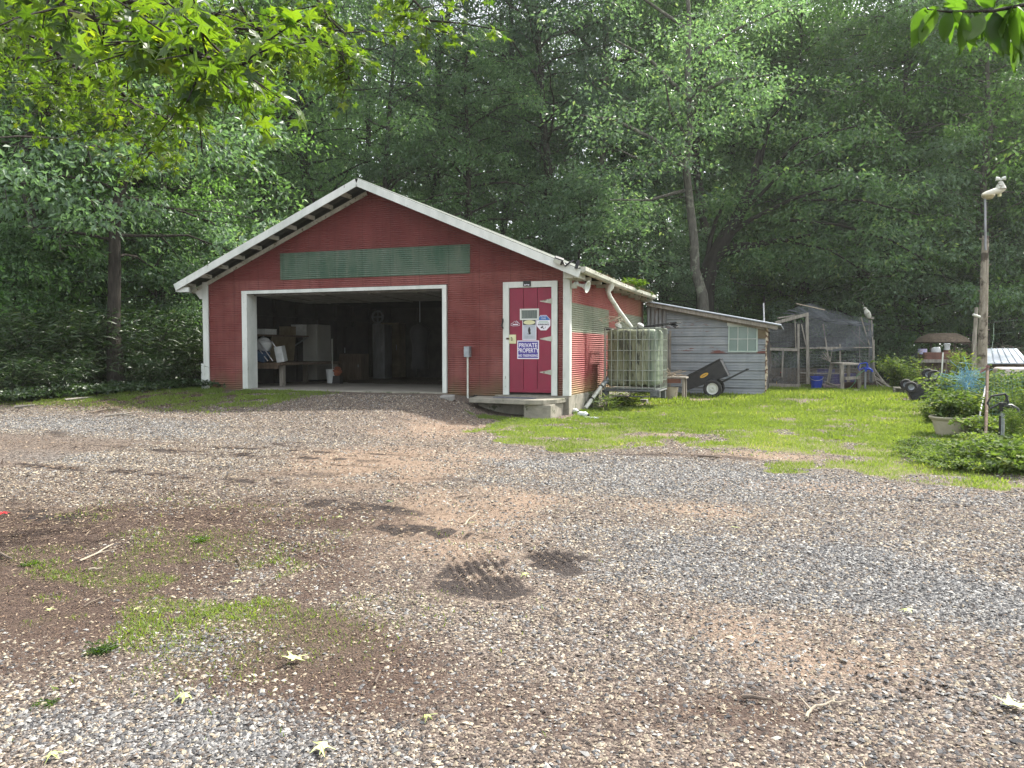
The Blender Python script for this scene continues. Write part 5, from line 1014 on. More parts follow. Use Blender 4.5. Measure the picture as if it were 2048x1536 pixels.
def netgrid(name, corners, nu, nv, m_, par, w=.006, sag=0, fn=None):
    """mesh of real wires between four corners (bilinear), sagging in the middle"""
    a, b_, c, d = [np.array(p) for p in corners]; ac = Acc()
    def pt(u, v):
        p = (a * (1 - u) + b_ * u) * (1 - v) + (d * (1 - u) + c * u) * v; p = p.copy(); p[2] -= sag * sin(pi * u) * (.4 + .6 * sin(pi * v)) ; p[2] += .03 * sin(u * 17 + v * 5); p[1] += .06 * sin(u * 9 + v * 7)
        return p
    for i in range(nu + 1): ac.add(*tube_np([pt(i / nu, t) for t in np.linspace(0, 1, 7)], [w / 2] * 7, 3))
    for j in range(nv + 1): ac.add(*tube_np([pt(t, j / nv) for t in np.linspace(0, 1, 9)], [w / 2] * 9, 3))
    V, Fc = ac.get(); off = np.array(par.location) if par is not None else 0
    return np_mesh(name, V - off, Fc, M[m_], par)
nd = .0095
netgrid('roof_netting', [A(1560, 626, 30.5), A(1700, 640, 31.5), A(1748, 652, 27), A(1616, 629, 27)], 60, 34, 'net', cr, nd, .1)
netgrid('roof_netting', [A(1572, 622, 29), A(1620, 607, 29), A(1662, 640, 27), A(1616, 630, 27)], 34, 22, 'net', cr, nd)
netgrid('wall_netting', [A(1616, 634, 27), A(1746, 655, 27), A(1747, 696, 27), A(1616, 697, 27)], 70, 30, 'net', cr, nd, .22)
netgrid('wall_netting', [A(1618, 606, 30), A(1745, 640, 31), A(1746, 697, 31), A(1618, 697, 30.5)], 70, 36, 'net', cr, nd, .15)
netgrid('roof_netting', [A(1618, 606, 30), A(1745, 648, 31), A(1748, 650, 27), A(1616, 632, 27)], 60, 34, 'net', cr, nd, .25)
netgrid('wire_panel', [A(1538, 702, 27), A(1597, 702, 27), A(1597, 768, 27), A(1538, 768, 27)], 22, 24, 'wire', cr, .006)
netgrid('wire_panel', [A(1598, 697, 27.1), A(1747, 697, 27.1), A(1747, 764, 27.1), A(1598, 768, 27.1)], 56, 12, 'wire', cr, .0065)
netgrid('wire_panel', [A(1538, 655, 27.1), A(1612, 640, 27.1), A(1612, 697, 27.1), A(1538, 697, 27.1)], 26, 18, 'wire', cr, .005)
netgrid('side_netting', [A(1747, 650, 27), A(1739, 645, 31), A(1739, 765, 31), A(1747, 765, 27)], 26, 30, 'net', cr, nd)
b = MB(); b.tube([A(1528, 636, 25), A(1527, 606, 25)], .022, 8); b.tube([A(1528, 636, 25), A(1529, 770, 25)], .03, 8); tag(b.build('vent_pipe', M['alu'], smooth_=True), 'thin metal pipe sticking up behind the low end of the shed roof', 'pipe')
c = A(1735, 627, 27); o = thing('post_ornament', 'weathered pale bird shaped decoy on top of the corner post of the run', 'decoy', c); Mx = Euler((0, radians(-28), .3)).to_matrix()
b = MB(); b.lathe([(0, -.19), (.06, -.16), (.10, -.06), (.10, .04), (.065, .13), (.05, .16), (.055, .20), (.03, .24), (0, .25)], c, 12, M=Mx); b.build('body', M['white_dirty'], o, smooth_=True); b = MB(); b.cbox(A(1741, 636, 27), (.22, .07, .07), (0, .1, 0)); b.cbox(A(1737, 660, 27), (.05, .05, .05)); b.build('base', M['weather'], o, .01)
# bird in the run
c = A(1553, 757, 28); o = thing('chicken', 'dark brown hen standing in the run behind the wire', 'chicken', c + Vector((0, 0, -.20)))
b = MB(); b.lathe([(0, -.20), (.05, -.17), (.10, -.08), (.12, .02), (.09, .12), (.05, .17), (.035, .22), (0, .24)], c, 12, M=Euler((0, radians(68), 0)).to_matrix()); b.lathe([(0, 0), (.05, 0), (.03, .10), (.035, .14), (.02, .18), (0, .19)], c + Vector((.14, 0, .02)), 10); b.cbox(c + Vector((-.19, 0, .09)), (.16, .03, .14), (0, .6, 0)); b.cbox(c + Vector((.19, 0, .16)), (.05, .015, .015)); b.build('body', mat('brown_feathers', (.07, .035, .02), (.03, .02, .015), 20, .8), o, smooth_=True)
for k in (-.03, .03): b = MB(); b.tube([c + Vector((.0, k, -.09)), c + Vector((.01, k, -.15)), c + Vector((0, k, -.22))], .009, 5); b.tube([c + Vector((0, k, -.22)), c + Vector((.05, k, -.222))], .007, 5); b.build('leg', M['yellow'], o)
b = MB(); b.cbox(c + Vector((.155, 0, .22)), (.05, .012, .035)); b.build('comb', M['redpetal'], o)

def lathe_thing(name, lab, cat, px, py, d, prof, m_, n=20, rim=None, group=None):
    c = A(px, py, d); c.z = gq(c.x, c.y); o = thing(name, lab, cat, c, group); b = MB(); b.lathe(prof, c, n); b.build('pail', M[m_], o, smooth_=True); return o, c
o, c = lathe_thing('blue_bucket', 'big blue bucket beside the thick post of the run', 'bucket', 1633, 770, 25.6, [(0, 0), (.155, 0), (.20, .40), (.215, .41), (.215, .43), (.19, .43), (.15, .03), (0, .03)], 'bluepl')
b = MB(); b.tube([c + Vector((.2 * cos(t), -.06 - .14 * sin(t), .40 - .10 * sin(t))) for t in np.linspace(0, pi, 12)], .008, 6); b.build('handle', M['alu'], o)
# work table
tb = thing('work_table', 'crooked weathered work table in front of the run', 'table', A(1690, 770, 25)); D2 = 25.0
z0 = gq(tb.location.x, tb.location.y)
def leg(px, py, d, top): c = A(px, py, d); g = gq(c.x, c.y); b = MB(); b.beam((c.x, c.y, g - .05), (top.x, top.y, top.z - .02), .12, .10); b.build('leg', M['weather'], tb, .006)
ta, tb_, tc_, td_ = A(1660, 724, 25.6), A(1683, 731, 24.0), A(1722, 730, 24.6), A(1698, 722, 26.2)
for p_ in (ta, tb_, tc_, td_): p_.z = .46
tc_.z = .43; b = MB(); b.add([tuple(p_) for p_ in (ta, tb_, tc_, td_)] + [tuple(p_ - Vector((0, 0, .05))) for p_ in (ta, tb_, tc_, td_)], [(0, 1, 2, 3), (7, 6, 5, 4), (0, 4, 5, 1), (1, 5, 6, 2), (2, 6, 7, 3), (3, 7, 4, 0)]); b.build('tabletop', M['weather'], tb, .006)
leg(1653, 770, 25.6, ta.lerp(tc_, .06)); leg(1685, 778, 24.1, tb_.lerp(td_, .06)); leg(1719, 770, 24.7, tc_.lerp(ta, .06)); leg(1697, 765, 26.1, td_.lerp(tb_, .05))
b = MB(); b.beam(A(1651, 765, 25.4), A(1680, 776, 24.2), .05, .07); b.beam(A(1690, 757, 24.2), A(1718, 755, 24.6), .05, .09); b.build('brace', M['weather'], tb)
b = MB(); q_ = random.Random(12); c = Vector(ta)
for k in range(6): b.tube([c + Vector((.0, 0, .02)), c + Vector((q_.uniform(-.35, .1), q_.uniform(-.1, .1), q_.uniform(.1, .45)))], [.02, .008], 5)
tag(b.build('driftwood', M['weather']), 'forked piece of driftwood on the left corner of the work table', 'driftwood')
c = A(1705, 771, 25.2); c.z = gq(c.x, c.y); b = MB(); b.lathe([(0, 0), (.22, 0), (.28, .25), (.26, .25), (.2, .03), (0, .03)], c, 18); tag(b.build('brown_tub', mat('rust_tub', (.09, .035, .025), (.05, .03, .02), 6, .7), None, smooth_=True), 'rust brown tub under the work table', 'tub')
c = A(1668, 768, 25.6); c.z = gq(c.x, c.y) + .12; b = MB(); b.cbox(c, (.7, .35, .10), (.1, 0, .1)); tag(b.build('sack_pile', mat('pink_sacks', (.32, .24, .24), (.14, .11, .12), 14, .9), None, .03), 'flat pile of pinkish sacks beneath the work table', 'sacks')
c = A(1640, 762, 28.5); b = MB(); b.box(c.x - .2, c.y, c.z - .1, c.x + 1.2, c.y + .5, c.z + .28); b.box(c.x - .1, c.y + .1, c.z + .29, c.x + .5, c.y + .4, c.z + .42); tag(b.build('purple_crate', mat('purple_plastic', (.05, .03, .16), (.03, .025, .05), 3, .6), None, .01), 'dark purple crates inside the run behind the blue bucket', 'crate')
# blue headed hydrant with hose
def hydrant(name, lab, px, py_top, py_bot, d, m_head, m_pipe, s=1, pm=None):
    c = A(px, py_bot, d); c.z = gq(c.x, c.y); top = A(px, py_top, d); o = thing(name, lab, 'hydrant', c)
    b = MB(); b.tube([c + Vector((0, 0, -.05)), Vector((c.x, c.y, top.z - .12 * s))], .026 * s, 10); b.build('standpipe', M[m_pipe], o, smooth_=True)
    z = top.z; x, y = c.x, c.y; b = MB(); b.tube([(x, y, z - .16 * s), (x, y, z - .05 * s)], [.038 * s, .045 * s], 12); b.tube([(x, y, z - .10 * s), (x + .09 * s, y - .02, z - .09 * s), (x + .15 * s, y - .03, z - .13 * s), (x + .155 * s, y - .03, z - .17 * s)], [.032 * s, .028 * s, .026 * s, .028 * s], 10); b.build('spout', M[m_head], o, smooth_=True)
    b = MB(); b.tube([(x - .03 * s, y, z - .06 * s), (x - .14 * s, y, z - .13 * s), (x - .17 * s, y, z - .06 * s), (x - .13 * s, y, z + .03 * s), (x + .02 * s, y, z + .06 * s), (x + .05 * s, y, z + .03 * s), (x + .02 * s, y, z - .04 * s)], .013 * s, 8); b.tube([(x + .03 * s, y, z + .05 * s), (x + .06 * s, y, z - .06 * s)], .014 * s, 8); b.build('lever', M[m_head], o, smooth_=True)
    return o, c, z
o, c, z = hydrant('yard_hydrant', 'slim yard hydrant with a bright blue head by the concrete pad', 1730, 730, 787, 24.4, 'bluepl', 'tin', 1.25)
b = MB(); hp = [Vector((c.x - .02, c.y - .06, z - .15)), Vector((c.x - .25, c.y + .0, z - .35)), Vector((c.x - .3, c.y + .1, c.z + .25)), Vector((c.x - .55, c.y + .15, c.z + .03)), Vector((c.x - 1.2, c.y - .2, c.z + .025)), Vector((c.x - 1.9, c.y + .1, c.z + .025)), Vector((c.x - 2.0, c.y + .6, c.z + .03)), Vector((c.x - 1.5, c.y + .7, c.z + .03))]
cu = []
for i in range(len(hp) - 1):
    for t in np.linspace(0, 1, 6)[:-1]:
        a_, b1, c1, d1 = hp[max(i - 1, 0)], hp[i], hp[i + 1], hp[min(i + 2, len(hp) - 1)]; cu.append(.5 * ((2 * b1) + (c1 - a_) * t + (2 * a_ - 5 * b1 + 4 * c1 - d1) * t * t + (3 * b1 - a_ - 3 * c1 + d1) * t ** 3))
b.tube(cu, .014, 6); tag(b.build('garden_hose', mat('green_hose', (.12, .28, .16), (.09, .2, .12), 5, .5), None, smooth_=True), 'pale green hose trailing from the blue headed hydrant', 'hose')
c = A(1728, 789, 24.0); g_ = gq(c.x, c.y); b = MB(); b.cbox((c.x + .1, c.y, g_ + .01), (1.35, .55, .07), (0, 0, .12)); tag(b.build('concrete_pad', M['concrete'], None, .015), 'flat concrete pad around the foot of the blue headed hydrant', 'slab')
c = A(1799, 797, 22.0); g_ = gq(c.x, c.y); b = MB(); b.cbox((c.x, c.y, g_ + .17), (.34, .2, .04)); b.cbox((c.x - .14, c.y, g_ + .07), (.05, .2, .16)); b.cbox((c.x + .14, c.y, g_ + .07), (.05, .2, .16)); b.cbox((c.x, c.y + .06, g_ + .07), (.22, .04, .16)); tag(b.build('cinder_block', M['concrete'], None, .006), 'cinder block on the grass left of the upturned cart', 'block')
for k, (px, py, d) in enumerate(((1756, 762, 26.8),)):
    o = thing('stick_heap', 'sticks leaning at the foot of the corner post of the run', 'sticks', A(px, py, d)); b = MB(); q_ = random.Random(5)
    for j in range(7): c = A(px, 770, d); c.z = gq(c.x, c.y); b.tube([c + Vector((q_.uniform(.0, .5), q_.uniform(-.2, .2), 0)), A(1748, 735 + j * 4, 26.95)], .018, 5)
    b.build('sticks', M['weather'], o)
# leafy shrubs and overturned wagon
for px, d, k_, s, lab in ((1800, 24.0, 'bush', 1.0, 'leafy shrub left of the upturned black cart'), (1838, 24.6, 'bush', .72, 'lower leafy shrub behind the wheels of the upturned cart'), (1793, 24.4, 'bushtall', .55, 'upright shoot rising out of the leafy shrub'), (1926, 17.5, 'bushtall', .72, 'tall narrow leaved plant left of the wooden pole')):
    p = A(px, 700, d); shrub(k_, (p.x, p.y), 'garden_shrub', lab, s)
d = 18.4; wg = thing('upturned_cart', 'black ribbed plastic cart lying upside down with its four wheels in the air', 'cart', A(1855, 800, d)); 
e0 = A(1828, 806, d); e1 = A(1896, 772, d); ax = (e1 - e0).normalized(); nn = Vector((-ax.z, 0, ax.x)); dv = Vector((ax.y * 0, 1, 0))
b = MB(); w_, h_ = .5, .36
def obx(mb, o_, L, hh, y0, y1): vs = [o_ + ax * a + nn * c + dv * y for y in (y0, y1) for c in (0, hh) for a in (0, L)]; mb.add(vs, [(0, 2, 3, 1), (4, 5, 7, 6), (0, 1, 5, 4), (2, 6, 7, 3), (0, 4, 6, 2), (1, 3, 7, 5)])
Lc = (e1 - e0).length; obx(b, e0, Lc, h_, 0, w_); b.build('tub', M['black'], wg, .03)
b = MB()
for k in range(4): obx(b, e0 + nn * (.03 + k * .085), Lc * .96, .025, -.018, -.001)
for k in range(3): obx(b, e0 + nn * (h_ + .001) + dv * (.08 + k * .15), Lc * .96, .02, 0, .05)
b.build('ribs', M['rubber'], wg)
for k, (px, py, dy) in enumerate(((1822, 774, -.05), (1812, 769, .42), (1868, 751, -.05), (1856, 748, .42))):
    c = A(px, py, d + dy); e = thing('wheel', None, None, c); e.parent = wg; e.location = c - wg.location; k_ = .135
    b = MB(); b.lathe([(k_ * .5, -.05), (k_ * .86, -.06), (k_ * .98, -.035), (k_, 0), (k_ * .98, .035), (k_ * .86, .06), (k_ * .5, .05), (k_ * .5, -.05)], c, 24, axis='Y'); b.build('tyre', M['rubber'], e, smooth_=True)
    b = MB(); b.lathe([(0, -.045), (k_ * .15, -.05), (k_ * .2, -.02), (k_ * .5, -.04), (k_ * .5, .04), (0, .04)], c, 18, axis='Y'); b.build('rim', M['steel'], e, smooth_=True)
b = MB()
for (xa, ya, xb, yb_) in ((1822, 774, 1836, 780), (1868, 751, 1876, 759)): b.beam(A(xa, ya, d + .02), A(xb, yb_, d + .05), .04, .04); b.tube([A(xa, ya, d - .05), A(xa, ya, d + .45)], .014, 6)
b.build('axle', M['black'], wg)
c = A(1866, 800, 18.6); c.z = gq(c.x, c.y); b = MB(); b.lathe([(0, 0), (.18, 0), (.2, .10), (.14, .18), (0, .2)], c, 16); tag(b.build('white_sack', M['bucketw'], None, smooth_=True), 'rounded white sack on the grass right of the upturned cart', 'sack')
c = A(1888, 808, 17.6); g_ = gq(c.x, c.y); o = thing('blue_basket', 'low dark blue basket in the weeds behind the big pot', 'basket', (c.x, c.y, g_)); b = MB(); b.box(c.x - .25, c.y - .15, g_, c.x + .3, c.y + .2, g_ + .05); b.build('tray', M['black'], o); b = MB(); b.box(c.x - .22, c.y - .12, g_ + .051, c.x + .27, c.y + .18, g_ + .42); b.build('basket', mat('navy', (.03, .06, .14), None, 5, .7), o, .02)

# hutches and tank in the background
o = thing('thatched_hutch', 'low hutch with a drooping thatched roof behind the garden', 'hutch', A(1885, 725, 31)); b = MB(); c = A(1884, 683, 31); n_ = 18
b.lathe([(.0, .34), (.5, .32), (.85, .16), (1.0, -.02), (.97, -.06), (.8, .06), (0, .2)], c, n_); b.build('roof', mat('old_thatch', (.16, .12, .085), (.08, .06, .045), 14, .95, bump=.8), o)
for px in (1862, 1910): b = MB(); b.beam(A(px, 684, 31), Vector((A(px, 684, 31).x, A(px, 684, 31).y, -.5)), .07, .07); b.build('post', M['weather'], o)
cn = thing('red_counter', 'reddish plank counter under the thatched roof', 'counter', A(1880, 725, 29.5)); a_ = A(1832, 708, 29.5); e_ = A(1930, 708, 29.5)
b = MB(); b.beam(A(1842, 712, 29.5), A(1928, 712, 29.5), .5, .28, up=(0, 0, 1)); b.build('front', M['terracotta'], cn, .01); b = MB(); b.beam(A(1838, 722, 29.2), A(1930, 722, 29.2), .10, .12, up=(0, 0, 1)); b.build('lower_rail', M['weather'], cn)
b = MB(); b.box(a_.x, a_.y + .1, -.55, e_.x, a_.y + .7, .40); b.build('cabinet', M['brown'], cn)
b = MB(); b.prism([(-.0, 0), (1.2, 0), (.9, .36), (.3, .38)], A(1813, 724, 31.5), (1, 0, 0), (0, 0, 1), (0, 1, 0), .6); tag(b.build('purple_tarp', mat('purple_tarp', (.10, .09, .13), (.06, .055, .08), 4, .8), None, .03), 'grey purple tarp mound left of the red counter', 'tarp')
ztop = A(1880, 705, 29.5).z + .0
c = A(1845, 703, 29.5); b = MB(); b.lathe([(0, -.10), (.16, -.10), (.16, .10), (0, .10)], c, 16); tag(b.build('paint_can', mat('blue_label_can', (.30, .34, .55), (.5, .4, .45), 8, .5), None), 'pale blue can on the left end of the red counter', 'can')
c = A(1872, 701, 29.5); b = MB(); b.lathe([(0, -.11), (.15, -.11), (.17, 0), (.15, .09), (.06, .13), (0, .13)], c, 16); tag(b.build('white_jug', M['bucketw'], None, smooth_=True), 'white rounded jug on the middle of the red counter', 'jug')
c = A(1894, 697, 29.5); o = thing('white_ornament', 'white and orange ornament on the right part of the red counter', 'ornament', c); b = MB(); b.lathe([(0, -.06), (.11, -.05), (.09, .06), (.13, .16), (.08, .2), (0, .2)], c, 12); b.build('body', M['bucketw'], o, smooth_=True); b = MB(); b.lathe([(0, -.18), (.15, -.18), (.13, -.06), (0, -.06)], c, 12); b.build('pot', M['terracotta'], o, smooth_=True)
ht = thing('metal_roof_hutch', 'low brown hutch with a pale ribbed metal roof right of the wooden pole', 'hutch', A(2000, 750, 26)); d = 26.0
p_ = [A(1954, 726, d - .3), A(2060, 726, d - .3), A(2034, 697, d + 1.3), A(1958, 697, d + 1.3)]; b = MB(); b.add([tuple(x) for x in p_] + [tuple(x - Vector((0, 0, .03))) for x in p_], [(0, 1, 2, 3), (7, 6, 5, 4), (0, 4, 5, 1), (1, 5, 6, 2), (2, 6, 7, 3), (3, 7, 4, 0)])
for k in range(7): t = (k + .3) / 7; b.tube([p_[0].lerp(p_[1], t) + Vector((0, 0, .01)), p_[3].lerp(p_[2], t) + Vector((0, 0, .01))], .018, 5)
b.build('roof', M['tinroof'], ht); b = MB(); x0 = A(1960, 730, d).x; x1 = A(2056, 730, d).x; y0 = A(2000, 730, d).y; b.box(x0, y0, -.55, x1, y0 + 1.2, A(2000, 729, d).z); b.build('wall', M['brown'], ht)
for k in range(5): b = MB(); x = x0 + (x1 - x0) * k / 4.02; b.box(x, y0 - .04, -.5, x + .06, y0 - .002, A(2000, 730, d).z - .01); b.build('batten', M['dark_in'], ht)
b = MB(); p0 = A(2000, 775, 21.5); x0, x1 = A(1999, 735, 21.5).x, A(2099, 735, 21.5).x; b.box(x0, p0.y, -.30, x1, p0.y + .9, A(2000, 735, 21.5).z); o = b.build('white_tank', mat('white_tank_plastic', (.50, .47, .44), (.42, .36, .34), 2, .5), None, .09); o.modifiers["bevel"].segments = 4; tag(o, 'rounded off white plastic tank at the right photo edge behind the wire', 'tank')
br = Acc(); q_ = np.random.default_rng(8); c0 = A(2020, 700, 29)
for k in range(170): s_ = np.array([c0.x + q_.uniform(-1.6, 2.2), c0.y + q_.uniform(-.6, .8), -.2 + q_.random() * .9]); e_ = s_ + np.array([q_.normal() * .7, q_.normal() * .4, q_.uniform(0, .75)]); m_ = (s_ + e_) / 2 + np.array([0, 0, q_.uniform(0, .3)]); br.add(*tube_np([s_, m_, e_], [.018, .012, .005], 3))
V, Fc = br.get(); tag(np_mesh('brush_pile', V, Fc, M['stick']), 'grey brown pile of cut brush behind the metal roofed hutch', 'brush pile')

# poles and lamp
d = 22.0; c = A(1963, 760, d); g_ = gq(c.x, c.y); lp = thing('lamp_pole', 'tall rough wooden pole carrying a yard lamp on a steel pipe', 'lamp pole', (c.x, c.y, g_))
b = MB(); pts = [Vector((c.x, c.y, g_ - .1))] + [A(x, y, d) for x, y in ((1964, 720), (1966, 650), (1968, 590), (1969, 530), (1971, 472))]; b.tube(pts, [.135, .13, .115, .105, .098, .085], 14); b.build('pole', M['pole_bark'], lp, smooth_=True)
b = MB(); b.tube([A(1971, 500, d - .12), A(1970, 398, d)], .030, 10); b.build('pipe', M['tin'], lp, smooth_=True)
q_ = random.Random(6); b = MB()
for k in range(9): a_ = A(1970 - k * .6, 480 + k * 26, d); b.tube([a_, a_ + Vector((q_.choice([-1, 1]) * .16, -.05, .04))], [.025, .012], 5)
b.build('stubs', M['pole_bark'], lp)
p0, p1, p2 = A(1966, 391, d), A(1988, 383, d), A(2009, 378, d)
b = MB(); b.tube([p0 + Vector((-.02, 0, .02)), p0.lerp(p1, .4), p1, p1.lerp(p2, .5), p2], [.04, .085, .085, .10, .05], 14); hd = b.build('lamp_head', mat('cream_enamel', (.58, .55, .46), (.45, .43, .36), 5, .5), lp, smooth_=True)
b = MB(); cc = p0.lerp(p1, .55); b.lathe([(0, -.13), (.10, -.12), (.17, -.04), (.17, .0), (0, .0)], cc + Vector((-.02, 0, -.04)), 16); b.build('refractor', mat('amber_lens', (.40, .35, .22), None, 5, .3), hd, smooth_=True)
b = MB(); c2 = p1.lerp(p2, .62); b.lathe([(0, .24), (.05, .22), (.13, .06), (.15, 0), (0, 0)], c2 + Vector((0, 0, .02)), 14); b.build('ballast_cover', M['white_dirty'], hd, smooth_=True)
b = MB(); c2 = c2 + Vector((0, 0, .27)); b.lathe([(0, 0), (.035, 0), (.035, .06), (0, .06)], c2 + Vector((0, 0, 0)), 10)
for s_ in (-1, 1): b.lathe([(0, -.02), (.04, 0), (.06, .09), (0, .1)], c2 + Vector((s_ * .03, 0, .04)), 10, M=Euler((0, s_ * 1.45, 0)).to_matrix())
b.build('motion_sensor', M['white'], hd, smooth_=True)
b = MB(); c3 = p2 + Vector((-.12, 0, -.10)); b.lathe([(0, -.10), (.05, -.10), (.05, 0), (0, 0)], c3, 10); b.build('photocell', M['signyellow'], hd)
d = 21.0; c = A(1949, 770, d); g_ = gq(c.x, c.y); o = thing('wooden_stake', 'thin pale wooden stake standing left of the lamp pole', 'stake', (c.x, c.y, g_)); b = MB(); b.tube([(c.x, c.y, g_ - .05), A(1948, 690, d), A(1953, 615, d)], [.06, .055, .045], 8); b.build('stake', M['weather'], o)
b = MB(); b.tube([A(1946, 629, d - .08), A(1960, 634, d - .08)], .035, 12); b.build('pipe_stub', M['pvc'], o); b = MB(); b.beam(A(1943, 775, d - .3), A(1947, 690, d - .1), .14, .04); b.build('side_board', M['weather'], o)

# ------------------------------------------------------------------ garden corner on the right
D3 = 11.6
o = thing('fence_post', 'rusty steel fence post with a pink cap at the garden corner', 'fence post', G(1971, 890)); c = o.location.copy(); b = MB(); b.tube([c + Vector((0, 0, -.05)), A(1975, 738, D3)], .021, 8); b.build('post', M['rust'], o, smooth_=True); b = MB(); t_ = A(1975, 735, D3); b.tube([t_, t_ + Vector((.01, 0, .03))], .026, 8); b.tube([t_, t_ + Vector((-.09, .02, -.08))], .012, 6); b.build('cap', mat('pink_cap', (.25, .11, .11), None, 5, .7), o)
fp = thing('wire_fence', 'green wire garden fence running right from the rusty post', 'fence', A(2010, 800, D3))
netgrid('mesh', [A(1977, 750, D3), A(2140, 745, 12.4), A(2140, 850, 12.4), A(1977, 868, D3)], 26, 14, 'greenwire', fp, .0045, .02)
netgrid('far_mesh', [A(1977, 752, D3), A(1990, 640, 19), A(2100, 640, 21), A(2100, 742, 13)], 3, 1, 'greenwire', fp, .003)
bn = thing('blue_netting', 'slack blue netting strung left of the rusty post', 'netting', A(1925, 780, 12.2)); ac = Acc(); q_ = np.random.default_rng(15)
for k in range(16):
    s_ = np.array(A(1876 + q_.uniform(0, 12), 738 + q_.random() * 40, 14.6)); e_ = np.array(A(1972, 755 + q_.random() * 45, 11.7)); m1 = s_ * .6 + e_ * .4 + np.array([0, 0, q_.normal() * .06 - .02]); m2 = s_ * .3 + e_ * .7 + np.array([0, q_.normal() * .1, q_.normal() * .06]); ac.add(*tube_np([s_, m1, m2, e_], [.0028] * 4, 3))
for k in range(22):
    px = q_.uniform(1878, 1970); dd_ = 14.6 - (px - 1876) / 96 * 2.9; s_ = np.array(A(px, 740, dd_)); e_ = np.array(A(px + q_.normal() * 12, 778 + q_.random() * 10, dd_)); ac.add(*tube_np([s_, (s_ + e_) / 2 + q_.normal(size=3) * .03, e_], [.0025] * 3, 3))
for k in range(60):
    s_ = np.array(A(1935 + q_.normal() * 7, 760 + q_.normal() * 12, 12.8)); ac.add(*tube_np([s_, s_ + q_.normal(size=3) * .12, s_ + q_.normal(size=3) * .12], [.003] * 3, 3))
V, Fc = ac.get(); np_mesh('net', V - np.array(bn.location), Fc, M['bluenet'], bn)
o = thing('steel_stake', 'pale steel stake leaning between the blue netting and the big pot', 'stake', G(1948, 880)); b = MB(); b.tube([A(1972, 770, 11.9), G(1948, 880)], .012, 6); b.build('rod', M['alu'], o)
o = thing('tall_stake', 'thin white stake at the left end of the blue netting', 'stake', A(1880, 800, 15)); b = MB(); b.tube([A(1886, 705, 15), A(1880, 800, 15)], .014, 6); b.build('rod', M['pvc'], o)
o = thing('bent_stake', 'slim brown stake beside the thin white stake', 'stake', A(1888, 800, 15.2)); b = MB(); b.tube([A(1893, 722, 15.2), A(1888, 800, 15.2)], .012, 6); b.build('rod', M['stick'], o)
# big pot
c = A(1904, 892, 11.5); c.z = gq(c.x, c.y) - .01; pt_ = thing('flower_pot', 'wide tan plastic pot full of leafy plants', 'pot', c); R2 = .305
b = MB(); b.lathe([(0, 0), (R2 * .68, 0), (R2 * .90, .23), (R2 * .94, .235), (R2, .25), (R2 * 1.04, .275), (R2 * 1.0, .29), (R2 * .92, .285), (R2 * .88, .20), (0, .20)], c, 36); b.build('pot', M['tan'], pt_, smooth_=True)
b = MB(); b.lathe([(0, .21), (R2 * .875, .205), (R2 * .5, .225), (0, .23)], c, 24); b.build('soil', M['brown'], pt_)
shrub('potplant', (c.x + .02, c.y + .05, c.z + .2), 'potted_plant', 'leafy light green plant growing in the wide tan pot', .95, None, 'plant')
c = A(1957, 868, 11.6); c.z = gq(c.x, c.y); o = thing('milky_jug', 'cloudy blue plastic jug between the pot and the rusty post', 'jug', c); b = MB(); b.lathe([(0, 0), (.10, 0), (.12, .12), (.09, .22), (.04, .25), (.035, .29), (0, .29)], c, 14); b.build('body', mat('milky_plastic', (.32, .45, .50), (.22, .33, .36), 6, .4), o, smooth_=True); b = MB(); b.tube([c + Vector((.03, -.08, .25)), c + Vector((.10, -.1, .2)), c + Vector((.11, -.09, .1))], .012, 6); b.build('handle', M['bucketw'], o)
o, c, z = hydrant('yard_hydrant', 'near yard hydrant with a black iron head at the right edge of the garden', 2003, 797, 915, 9.9, 'black', 'steel', 1.0)
b = MB(); b.tube([c + Vector((-.03, -.01, 0)), c + Vector((-.03, -.01, .42))], .012, 6); b.build('insulation', M['rubber'], o)
# weeds of the garden corner
wl = [(1862, 905, .45), (1900, 928, .4), (1930, 925, .45), (1965, 905, .6), (1985, 930, .7), (2020, 935, .8), (2045, 915, 1.0), (1845, 895, .5), (1875, 900, .3), (1838, 912, .5), (1995, 893, .7), (2030, 880, 1.3), (2055, 940, 1.2), (1945, 935, .6), (1915, 940, .6), (2018, 918, .5), (1865, 925, .5), (1990, 945, .6)]
wlab = ['at the left foot of the tan pot', 'in front of the tan pot', 'right below the tan pot rim', 'at the foot of the rusty post', 'between the rusty post and the near hydrant', 'right of the near hydrant base', 'at the photo edge right of the near hydrant', 'left of the tan pot rim', 'against the side of the tan pot', 'spreading farthest left onto the lawn', 'behind the near hydrant', 'behind the wire fence near the photo edge', 'lowest at the right photo edge', 'in front of the rusty post', 'low on the lawn edge below the tan pot', 'directly in front of the hydrant pipe', 'on the lawn edge left below the pot', 'in the front row below the near hydrant']
for (px, py, s), l in zip(wl, wlab): p = G(px, py); shrub('vine', (p.x, p.y), 'garden_weed', 'broad leaved weeds ' + l, s, 'weeds in the garden corner', 'weeds')
